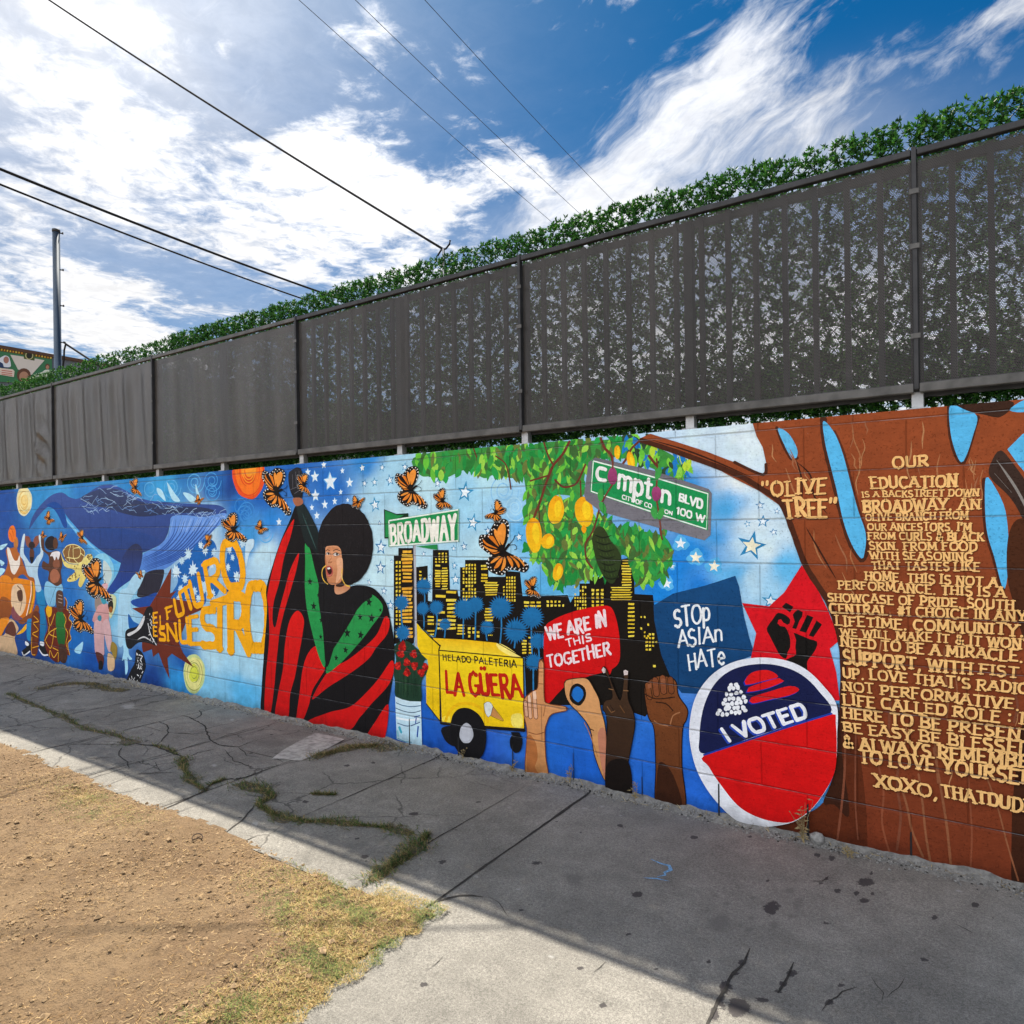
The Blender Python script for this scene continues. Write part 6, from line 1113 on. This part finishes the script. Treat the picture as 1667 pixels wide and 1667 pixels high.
# ragged mortar fillet where the paving meets the wall
b = MB(); Q = [(-12 + .02 * i) for i in range(750)]; v = []
for x in Q:
    for y_, z_ in ((-.062, .0), (-.04, .001), (-.022, .005), (-.010, .009), (.0, .014)):
        k = 1 + 1.2 * mnoise.noise((x * 5, y_ * 20, 2)) + .9 * mnoise.noise((x * 17, y_ * 40, 2)); yy = y_ * (1 + .7 * mnoise.noise((x * 3.1, 0, 7)) + .4 * mnoise.noise((x * 13, 0, 7))) - (.02 if y_ == 0 else 0) + (.02 if y_ == 0 else 0)
        v.append((x, yy, gz(x, min(yy, -.002)) + z_ * k - (.004 if y_ == -.062 else 0)))
b.add(v, [(i * 5 + j, i * 5 + j + 1, (i + 1) * 5 + j + 1, (i + 1) * 5 + j)[::-1] for i in range(len(Q) - 1) for j in range(4)])
fo = b.build("mortar_fillet", plain("rough_mortar", (.175, .17, .158), .95, 0, .35, 40, .8), None, True); tag(fo, kind='structure')
S = []; along([(-9, -.03), (-4, -.03), (1, -.03)], .018, 1300, (.015, .05)); blade_field("litter_straw", S, ('b09a6a', '8a7850', 'c4b080', '6a5c3c'))

# small dry weeds and a stone at the foot of the wall
WEED = plain("dry_stalk", hx('#8a7a56'), .9, 0, .3, 40)
def weed(px_, py_, h_, n, label):
    X, Y = ground(px_, py_); Y = min(Y, -.025); rt = empty("dry_weed", (X, Y, gz(X, Y))); tag(rt, label, "weed", "dry weeds along the wall foot"); mb = MB(); lf = MB()
    for i in range(n):
        a, tl = rnd.uniform(0, 6.28), rnd.uniform(.05, .5); L = h_ * rnd.uniform(.5, 1); P = [(0, 0, 0)]
        for k in range(1, 6):
            u = k / 5; P.append((math.cos(a) * tl * L * u ** 1.5 + rnd.uniform(-.004, .004), -abs(math.sin(a)) * tl * L * .5 * u ** 1.5 + .004, L * u))
        mb.tube(P, .0016, 5, r1=.0006)
        for k in range(5):
            q = Vector(P[rnd.randint(1, 5)]); d = Vector((rnd.uniform(-1, 1), rnd.uniform(-.7, .2), rnd.uniform(-.1, .8))).normalized() * rnd.uniform(.012, .034)
            mb.tube([q, q + d * .6 + Vector((0, 0, .003)), q + d], .0010, 4, r1=.0005)
            s_ = Vector((d.y, -d.x, .3)).normalized() * .0028; lf.add([q + d * .5 - s_, q + d * .5 + s_, q + d * 1.15], [(0, 1, 2)])
    mb.add(lf.v, lf.f); mb.build("dry_stalks", WEED, rt)
weed(1308, 1372, .20, 9, "largest dry weed, beside the stone at the foot of the tree trunk"); weed(1043, 1298, .12, 4, "thin dry weed under the painted hand making a V sign"); weed(935, 1275, .11, 4, "thin dry weed right of the tan L hand"); weed(1380, 1396, .05, 6, "low tuft of dry weed just right of the stone"); weed(756, 1238, .09, 3, "thin dry weed below the painted cart wheel"); weed(836, 1257, .08, 3, "thin dry weed left of the tan L hand")
def stone():
    bm = bmesh.new(); bmesh.ops.create_icosphere(bm, subdivisions=3, radius=1)
    for v in bm.verts:
        k = 1 + .25 * mnoise.noise(v.co * 1.6) + .10 * mnoise.noise(v.co * 5); v.co = Vector((v.co.x * .030 * k, v.co.y * .024 * k, v.co.z * .026 * k))
    me = bpy.data.meshes.new("stone"); bm.to_mesh(me); bm.free(); me.materials.append(plain("grey_stone", (.23, .225, .215), .9, 0, .3, 60, .7))
    o = bpy.data.objects.new("stone", me); COL.objects.link(o); X, Y = ground(1331, 1375); o.location = (X, min(Y, -.03), gz(X, min(Y, -.03)) + .017); me.polygons.foreach_set('use_smooth', [True] * len(me.polygons)); tag(o, "small grey stone beside the largest dry weed at the wall foot", "stone")
stone()

pb = MB(); Q = [gp('Z6', *q) for q in ((1052, 444), (1100, 408), (1160, 374), (1222, 344), (1276, 352), (1334, 368), (1280, 398), (1210, 432), (1168, 452), (1110, 448))]
pb.add([(x + .012 * mnoise.noise((x * 20, y * 20, 1)), y + .012 * mnoise.noise((x * 20, y * 20, 5)), gz(x, y) + .0035) for x, y in Q], [tuple(range(len(Q)))]); o = pb.build("pale_concrete_patch", plain("pale_concrete", (.37, .355, .33), .9, 0, .35, 22, .6)); tag(o, kind='structure')
q = ground(321, 1371); b = MB(); b.tube([(q[0] + .03 * math.cos(a * .5) * (1 - a * .03), q[1] + .02 * math.sin(a * .5), dz(*q) + .006 + .012 * abs(math.sin(a * .35))) for a in range(14)], .0022, 6); o = b.build("twig", plain("dark_twig", hx('#3a2a1e'), .9), None, True); tag(o, "small dark curled twig lying on the dirt near the pavement edge", "twig")

# ------------------------------------------------------------------ screen fence on top of the wall
fence = tag(empty("screen_fence", (0, 0, WALL_TOP)), "dark perforated metal screen fence standing on top of the mural wall", "fence")
PX0, PITCH = -.236, 1.909; ZB, ZT = 1.915, 2.856
def screen_mat(name, hole_r, k_):
    m, t, p = material(name); P = geo_pos(t); x, y, z = t.sep(P)
    streak = t.noise(t.comb(t.math('MULTIPLY', x, 4.0), 0.0, t.math('MULTIPLY', z, .5)), 1.0, 5, .6); n = t.noise(P, 3.5, 6, .65)
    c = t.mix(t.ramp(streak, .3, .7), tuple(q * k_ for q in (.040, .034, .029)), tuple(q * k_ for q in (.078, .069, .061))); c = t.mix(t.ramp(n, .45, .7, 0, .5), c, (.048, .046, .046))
    scuff = t.math('MULTIPLY', t.ramp(t.noise(P, 5, 7, .7), .55, .72), t.ramp(z, 2.1, 1.93))
    c = t.mix(t.math('MULTIPLY', scuff, .5), c, (.19, .185, .18))
    t.l.new(c, p.inputs['Base Color']); p.inputs['Roughness'].default_value = .33; p.inputs['Metallic'].default_value = .0; p.inputs['Specular IOR Level'].default_value = .5
    # punched holes, 5 mm apart
    u = t.math('MULTIPLY', x, 1 / .0072); v = t.math('MULTIPLY', z, 1 / .0062)
    off = t.math('MULTIPLY', t.math('FLOOR', v), .5)
    fu = t.math('SUBTRACT', t.math('FRACT', t.math('ADD', u, off)), .5); fv = t.math('SUBTRACT', t.math('FRACT', v), .5)
    r2 = t.math('ADD', t.math('MULTIPLY', fu, fu), t.math('MULTIPLY', fv, fv))
    hole = t.math('LESS_THAN', r2, hole_r ** 2)
    tr = t.new('ShaderNodeBsdfTransparent'); mx = t.new('ShaderNodeMixShader'); t.l.new(hole, mx.inputs[0]); t.l.new(p.outputs[0], mx.inputs[1]); t.l.new(tr.outputs[0], mx.inputs[2]); t.l.new(mx.outputs[0], t.n['Material Output'].inputs[0])
    return m
SCREEN = screen_mat("perforated_screen", .44, 1.0); SCREEN2 = screen_mat("grazing_sheen_screen", .26, 1.12); SCREEN3 = screen_mat("half_sheen_screen", .385, 1.06); DARKM = plain("dark_painted_steel", (.030, .030, .032), .5, .3, .3, 12); RAILM = plain("weathered_rail", (.085, .082, .078), .5, .3, .35, 10); GALV = plain("galvanised_steel", (.42, .43, .44), .42, .6, .15, 25)  # one screen; far panels get smaller holes and a lighter tone for grazing sheen
for k in range(-2, 7):
    xr = PX0 - PITCH * k; xl = xr - PITCH
    nx, nz = 48, 20; v = []; amp = .010 if k >= 3 else .004 if k == 2 else .0015
    for j in range(nz + 1):
        for i in range(nx + 1):
            u, w_ = i / nx, j / nz; e = min(1, 6 * min(u, 1 - u)) * min(1, 6 * min(w_, 1 - w_))
            x = xl + .012 + (PITCH - .024) * u; z = ZB + .01 + (ZT - ZB - .02) * w_
            d = amp * (math.sin(x * 17 + .8 * math.sin(z * 3)) + .6 * math.sin(x * 41 + z * 4)) * e
            if k == 4: d += .05 * math.exp(-(((u - .86) / .06) ** 2 + ((w_ - .35) / .25) ** 2)) * math.sin((u * 1.3 + w_) * 26) * e
            v.append((x, .012 + d - .0, z - WALL_TOP))
    f = [(j * (nx + 1) + i, j * (nx + 1) + i + 1, (j + 1) * (nx + 1) + i + 1, (j + 1) * (nx + 1) + i) for j in range(nz) for i in range(nx)]
    nv = len(v); th = .0035 if k < 1 else .0048 if k == 1 else .0075; v += [(x, y + th, z) for x, y, z in v]; f += [tuple(i + nv for i in q)[::-1] for q in f]      # the sheet has a front and a back face
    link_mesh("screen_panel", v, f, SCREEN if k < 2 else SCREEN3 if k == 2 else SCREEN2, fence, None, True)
    b = MB(); b.box(xl + .010, xr - .010, -.008, .022, ZT - WALL_TOP, ZT + .028 - WALL_TOP); bevel(b.build("top_rail", DARKM if k < 2 else RAILM, fence), .004)
    b = MB(); b.box(xl + .010, xr - .010, -.010, .020, ZB - .012 - WALL_TOP, ZB + .026 - WALL_TOP); bevel(b.build("bottom_rail", RAILM, fence), .004)
    b = MB(); b.box(xr - .009, xr + .009, -.012, .018, ZB - WALL_TOP, ZT + .034 - WALL_TOP); bevel(b.build("seam_bar", DARKM, fence), .003)
    for xx in (xr, xr - PITCH / 2):
        b = MB(); b.box(xx - .022, xx + .022, .030, .074, 0.0, .075); b.box(xx - .022, xx + .022, .030, .074, .075, ZT - .01 - WALL_TOP, 1); b.box(xx - .038, xx + .038, .018, .086, 0.0, .008); bevel(b.build("post", [GALV, DARKM], fence), .004)
    for zz in (2.48, 2.70, 2.12):
        b = MB(); b.box(xr - .017, xr + .017, -.016, -.0125, zz - WALL_TOP, zz + .02 - WALL_TOP); b.build("clamp", RAILM, fence)
pk = None
for i in range(-3, 31):
    if i % 15 == 0: continue
    xx = PX0 - PITCH / 15 * i
    if pk is None:
        b = MB(); b.box(-.011, .011, .036, .058, 0, .93); pk = b.build("picket", DARKM, fence); o = pk
    else: o = pk.copy(); COL.objects.link(o); o.parent = fence
    o.location = (xx, 0, .085)
for zz in (.055, .985):
    b = MB(); b.box(X0 + .3, X1 - .1, .0585, .085, zz, zz + .03); b.build("cross_rail", DARKM, fence)

# ------------------------------------------------------------------ artificial hedge behind the screen
def hedge_mat():
    m, t, p = material("hedge_leaf"); a = t.new('ShaderNodeVertexColor'); a.layer_name = "paint"; t.l.new(a.outputs[0], p.inputs['Base Color']); p.inputs['Roughness'].default_value = .6; p.inputs['Specular IOR Level'].default_value = .25
    tr = t.new('ShaderNodeBsdfTranslucent'); t.l.new(t.mix(1.0, a.outputs[0], (1.3, 1.5, .7), 'MULTIPLY'), tr.inputs[0]); mx = t.new('ShaderNodeMixShader'); mx.inputs[0].default_value = .13
    t.l.new(p.outputs[0], mx.inputs[1]); t.l.new(tr.outputs[0], mx.inputs[2]); t.l.new(mx.outputs[0], t.n['Material Output'].inputs[0]); return m
HEDGEM = hedge_mat()
def hedge():
    rg = np.random.RandomState(11); cen = []
    HT = 3.092
    def dens(x, z):
        n = mnoise.noise((x * 44, z * 44, .5)); n2 = mnoise.noise((x * 4, z * 4, 3.5))
        lowd = 1.0 if z < 2.16 + .06 * mnoise.noise((x * 2, 0, 0)) else 0.0
        return max(lowd, 1.18 + 2.6 * n + .3 * n2 + (.5 if z > 2.99 else 0))
    N = int(4300 * (X1 - X0) * (HT - 1.86))
    for i in range(N):
        x, z = rnd.uniform(X0 + .1, X1 - .1), rnd.uniform(1.87, HT)
        if x < -6 and rnd.random() < .5: continue
        if rnd.random() > dens(x, z): continue
        if z < 2.15: cen.append((x + .01, rnd.uniform(.11, .24), z - .01))
        zt = HT + .010 * mnoise.noise((x * 3, 0, 9)) + .008 * mnoise.noise((x * 11, 0, 4))
        if z > zt: continue
        cen.append((x, rnd.uniform(.13, .22), z))
    cen = np.array(cen, np.float32); nb = 12
    C_ = np.repeat(cen, nb, 0); n = len(C_)
    d = rg.normal(size=(n, 3)); d[:, 2] += .35; d[:, 1] *= .8; d /= np.linalg.norm(d, axis=1, keepdims=True)
    L = rg.uniform(.015, .029, (n, 1)); W_ = rg.uniform(.0028, .0056, (n, 1)); s = np.cross(d, rg.normal(size=(n, 3))); s /= np.linalg.norm(s, axis=1, keepdims=True) + 1e-6
    v = np.stack([C_, C_ + d * L * .45 + s * W_, C_ + d * L, C_ + d * L * .45 - s * W_], 1).reshape(-1, 3)
    pal = np.array([hx(q) for q in ('234e1c', '2d6222', '193c1a', '3c7630', '285820', '568c34')]); col = pal[rg.randint(0, len(pal), n)] * rg.uniform(.75, 1.15, (n, 1)); col = np.repeat(col, 4, 0)
    me = bpy.data.meshes.new("hedge"); me.vertices.add(len(v)); me.vertices.foreach_set('co', v.ravel()); me.loops.add(n * 4); me.loops.foreach_set('vertex_index', np.arange(n * 4, dtype=np.int32)); me.polygons.add(n); me.polygons.foreach_set('loop_start', np.arange(0, n * 4, 4, dtype=np.int32)); me.update(calc_edges=True); me.validate()
    at = me.color_attributes.new("paint", 'FLOAT_COLOR', 'POINT'); arr = np.ones((len(v), 4), np.float32); arr[:, :3] = col; at.data.foreach_set('color', arr.ravel()); me.materials.append(HEDGEM)
    rt = tag(empty("hedge_strip", (0, .17, WALL_TOP)), "long strip of green artificial hedge rising behind and above the dark screen fence", "hedge")
    o = bpy.data.objects.new("foliage", me); COL.objects.link(o); o.parent = rt; o.location = (0, -.17, -WALL_TOP)
    tw = MB()       # plastic lattice that carries the sprigs
    x = X0 + .1
    while x < X1 - .2:
        for s_ in (1, -1):
            tw.tube([(x if s_ > 0 else x + 1.16, .02, .04), (x + 1.16 if s_ > 0 else x, .02, HT - WALL_TOP - .05)], .0022, 4)
        x += .085
    tw.build("lattice", plain("lattice_green", (.02, .05, .015), .7), rt)
hedge()

# ------------------------------------------------------------------ overhead wires, steel pole, far building
WIREM = plain("black_cable", (.008, .008, .009), .95)
def wire(name, pts, r_, label, group=None, n=40, sag=0.0):
    A_, B_ = pts; P = [A_.lerp(B_, i / n) + Vector((0, 0, -4 * sag * (i / n) * (1 - i / n))) for i in range(n + 1)]
    b = MB(); b.tube(P, r_, 7); o = b.build(name, WIREM, None, True); tag(o, label, "cable", group); return o
def extend(A_, B_, a, b_): return A_ + (A_ - B_) * a, B_ + (B_ - A_) * b_
dx_, dy_, v_ = ray(722, 406); t_ = (D + .17) / dy_; att = depth_pt(722, 406, t_)
A_ = depth_pt(95, 2, 6.2); W1 = wire("service_wire", (A_ + (A_ - att) * .5, att), .0078, "single black cable that comes down to the bracket on the hedge top", sag=.05)
br = empty("cable_bracket", att); tag(br, "small dark hook on the hedge top where the single cable ends", "bracket")
b = MB(); b.tube([(-.05, 0, -.03), (-.02, 0, .0), (.02, 0, .0), (.05, 0, .022), (.055, 0, .045)], .006, 6); b.build("hook", WIREM, br, True); b = MB(); b.tube([(0, .0, -.20), (0, .0, .004)], .009, 8); b.build("stem", GALV, br)
A_, B_ = extend(depth_pt(0, 258, 5.4), depth_pt(532, 469, 8.0), .6, .5); wire("power_cable", (A_, B_), .0115, "thicker, higher cable of the slack black pair passing beside the steel pole", "slack black cables beside the pole", sag=.10)
A_, B_ = extend(depth_pt(0, 283, 5.4), depth_pt(507, 481, 8.0), .6, .5); wire("power_cable", (A_, B_), .0085, "thinner, lower cable of the slack black pair passing beside the steel pole", "slack black cables beside the pole", sag=.10)
for (x0, x1, y1, lab) in ((497, 905, 358, "leftmost of three thin far wires crossing the sky"), (588, 952, 346, "middle one of three thin far wires crossing the sky"), (700, 1006, 326, "rightmost of three thin far wires crossing the sky")):
    A_, B_ = extend(depth_pt(x0, 0, 22), depth_pt(x1, y1, 34), .4, .8); wire("far_wire", (A_, B_), .010, lab, "thin far wires", sag=.3)

pole = empty("steel_pole", (-1.0985 * 16, .4605 * 16 - D, -.05)); tag(pole, "tall plain steel pole with side pegs rising beyond the hedge by the painted building", "pole")
def pole_mat():
    m, t, p = material("pole_steel"); P = geo_pos(t); n = t.noise(t.vmath('MULTIPLY', P, (6, 6, .6)), 1, 5, .6)
    t.l.new(t.mix(t.ramp(n, .3, .7), (.05, .075, .11), (.10, .13, .17)), p.inputs['Base Color']); p.inputs['Roughness'].default_value = .4; p.inputs['Metallic'].default_value = .5; return m
PM = pole_mat(); b = MB(); b.tube([(0, 0, 0), (0, 0, 8.24)], .076, 20); b.build("shaft", PM, pole, True)
b = MB(); b.tube([(0, 0, 8.241), (0, 0, 8.30)], .084, 20); b.build("cap", DARKM, pole, True)
for zz in (8.22, 7.38, 6.56, 5.72):
    b = MB(); u = right; b.tube([u * .07 + Vector((0, 0, zz)), u * .15 + Vector((0, 0, zz - .01))], .014, 7); b.tube([u * .15 + Vector((0, 0, zz - .03)), u * .15 + Vector((0, 0, zz + .015))], .016, 7); b.build("step_peg", DARKM, pole, True)
bp = Vector(pole.location)
b = MB(); P0 = bp + right * .15 + Vector((0, 0, 5.70)); P1 = depth_pt(107, 560, 16); P2 = depth_pt(150, 588, 15.6)
b.tube([P0, P0.lerp(P1, .5) + Vector((0, 0, .02)), P1, P1.lerp(P2, .5), P2, P2 + (P2 - P1) * .6], .024, 8); b.tube([P1, depth_pt(104.5, 570, 16), depth_pt(104, 585, 16), depth_pt(102, 600, 16)], .020, 7)
o = b.build("drop_cable", WIREM, None, True); tag(o, "thick cable dropping from the steel pole's lowest peg to behind the hedge", "cable")

bld = empty("painted_building", (-29.2, 9, -.05)); tag(bld, "far flat roofed building with a green painted portrait mural on its side", "building")
XB = -29.2
def fp(x, y):      # picture of the building side (zoom of the photograph's corner) onto the facade plane
    dx, dy, v = ray(x * .09598, 540 + y * .096); t = XB / dx; return dy * t - D - 9, H + v * t + .05
GREY = plain("grey_stucco", hx('#6e747c'), .9, 0, .15, 2); b = MB(); b.box(-14, -.05, -16, 26, 0, 7.93); b.build("wall", GREY, bld); b = MB(); b.box(-14.1, .05, -16.1, 26.1, 7.93, 8.05); b.build("parapet", plain("brown_coping", hx('#5a4030'), .8), bld)
def bpoly(pts, col, dx, smooth=False):
    w_ = [fp(*p) for p in pts]; w_ = spline(w_) if smooth else w_
    tr = tessellate_polygon([[Vector((p[0], p[1], 0)) for p in w_]]); fm.append(([(dx, p[0], p[1]) for p in w_], tr, hx(col)))
fm = []
bpoly([(-1500, 330), (-1500, -240), (0, 240), (880, 390), (880, 900), (0, 850), (-1500, 700)], '3f7a52', .010)
bpoly([(0, 240), (880, 385), (880, 470), (0, 330)], '6a4a26', .016); bpoly([(-1500, -240), (0, 240), (0, 330), (-1500, -150)], '6a4a26', .016)
for i in range(18):
    x = 10 + i * 49
    if 400 < x < 575: continue
    y = 262 + x * .165; bpoly([(x, y), (x + 30, y + 6), (x + 26, y + 56), (x + 4, y + 60)], ('e0b83a', 'd89a34', 'e8cc5a')[i % 3], .022)
bpoly([(410, 310), (580, 345), (580, 490), (400, 455)], '55602a', .024)
def ring(cx, cy, rx, ry): return [(cx + rx * math.cos(a * .3927), cy + ry * math.sin(a * .3927)) for a in range(16)]
bpoly(ring(490, 405, 66, 70), 'd8cc9a', .028); bpoly(ring(490, 405, 54, 58), '55602a', .032); bpoly(ring(490, 405, 42, 50), '2c2c26', .036)
bpoly([(170, 390), (400, 425), (400, 460), (580, 492), (585, 455), (752, 485), (530, 735), (300, 640)], 'ddd2c6', .020)
bpoly([(-10, 460), (40, 420), (90, 405), (150, 440), (180, 560), (160, 600), (60, 600), (0, 560)], 'e6e8ec', .024, True); bpoly(ring(100, 480, 46, 60), 'b07a68', .028); bpoly([(-10, 510), (40, 540), (60, 600), (160, 610), (150, 625), (-10, 610)], '2c3f66', .030)
bpoly([(-10, 615), (210, 640), (240, 670), (230, 770), (-10, 730)], 'e8d2c0', .028)
for y in (650, 685, 715): bpoly([(20, y), (200, y + 22), (200, y + 34), (20, y + 12)], 'c85a4a', .032)
bpoly(ring(400, 740, 118, 120), '6a4634', .024); bpoly(ring(400, 765, 80, 90), 'b8886c', .028); bpoly(ring(800, 590, 38, 46), '6a4634', .024); bpoly(ring(800, 604, 28, 34), 'b8886c', .028); bpoly([(700, 690), (760, 650), (850, 650), (890, 690), (890, 760), (600, 760), (600, 720)], 'dfe4d4', .026, True)
v = []; f = []; c = []
for pts, tr, col in fm:
    k = len(v); v += pts; c += [col] * len(pts)
    for t3 in tr:
        A3, B3, C3 = [pts[i] for i in t3]; cro = (B3[1] - A3[1]) * (C3[2] - A3[2]) - (B3[2] - A3[2]) * (C3[1] - A3[1]); f.append(tuple(i + k for i in (t3 if cro > 0 else (t3[0], t3[2], t3[1]))))
mm, tt, pp = material("building_mural"); va = tt.new('ShaderNodeVertexColor'); va.layer_name = "paint"; tt.l.new(va.outputs[0], pp.inputs['Base Color']); pp.inputs['Roughness'].default_value = .8
link_mesh("painted_mural", v, f, mm, bld, c)
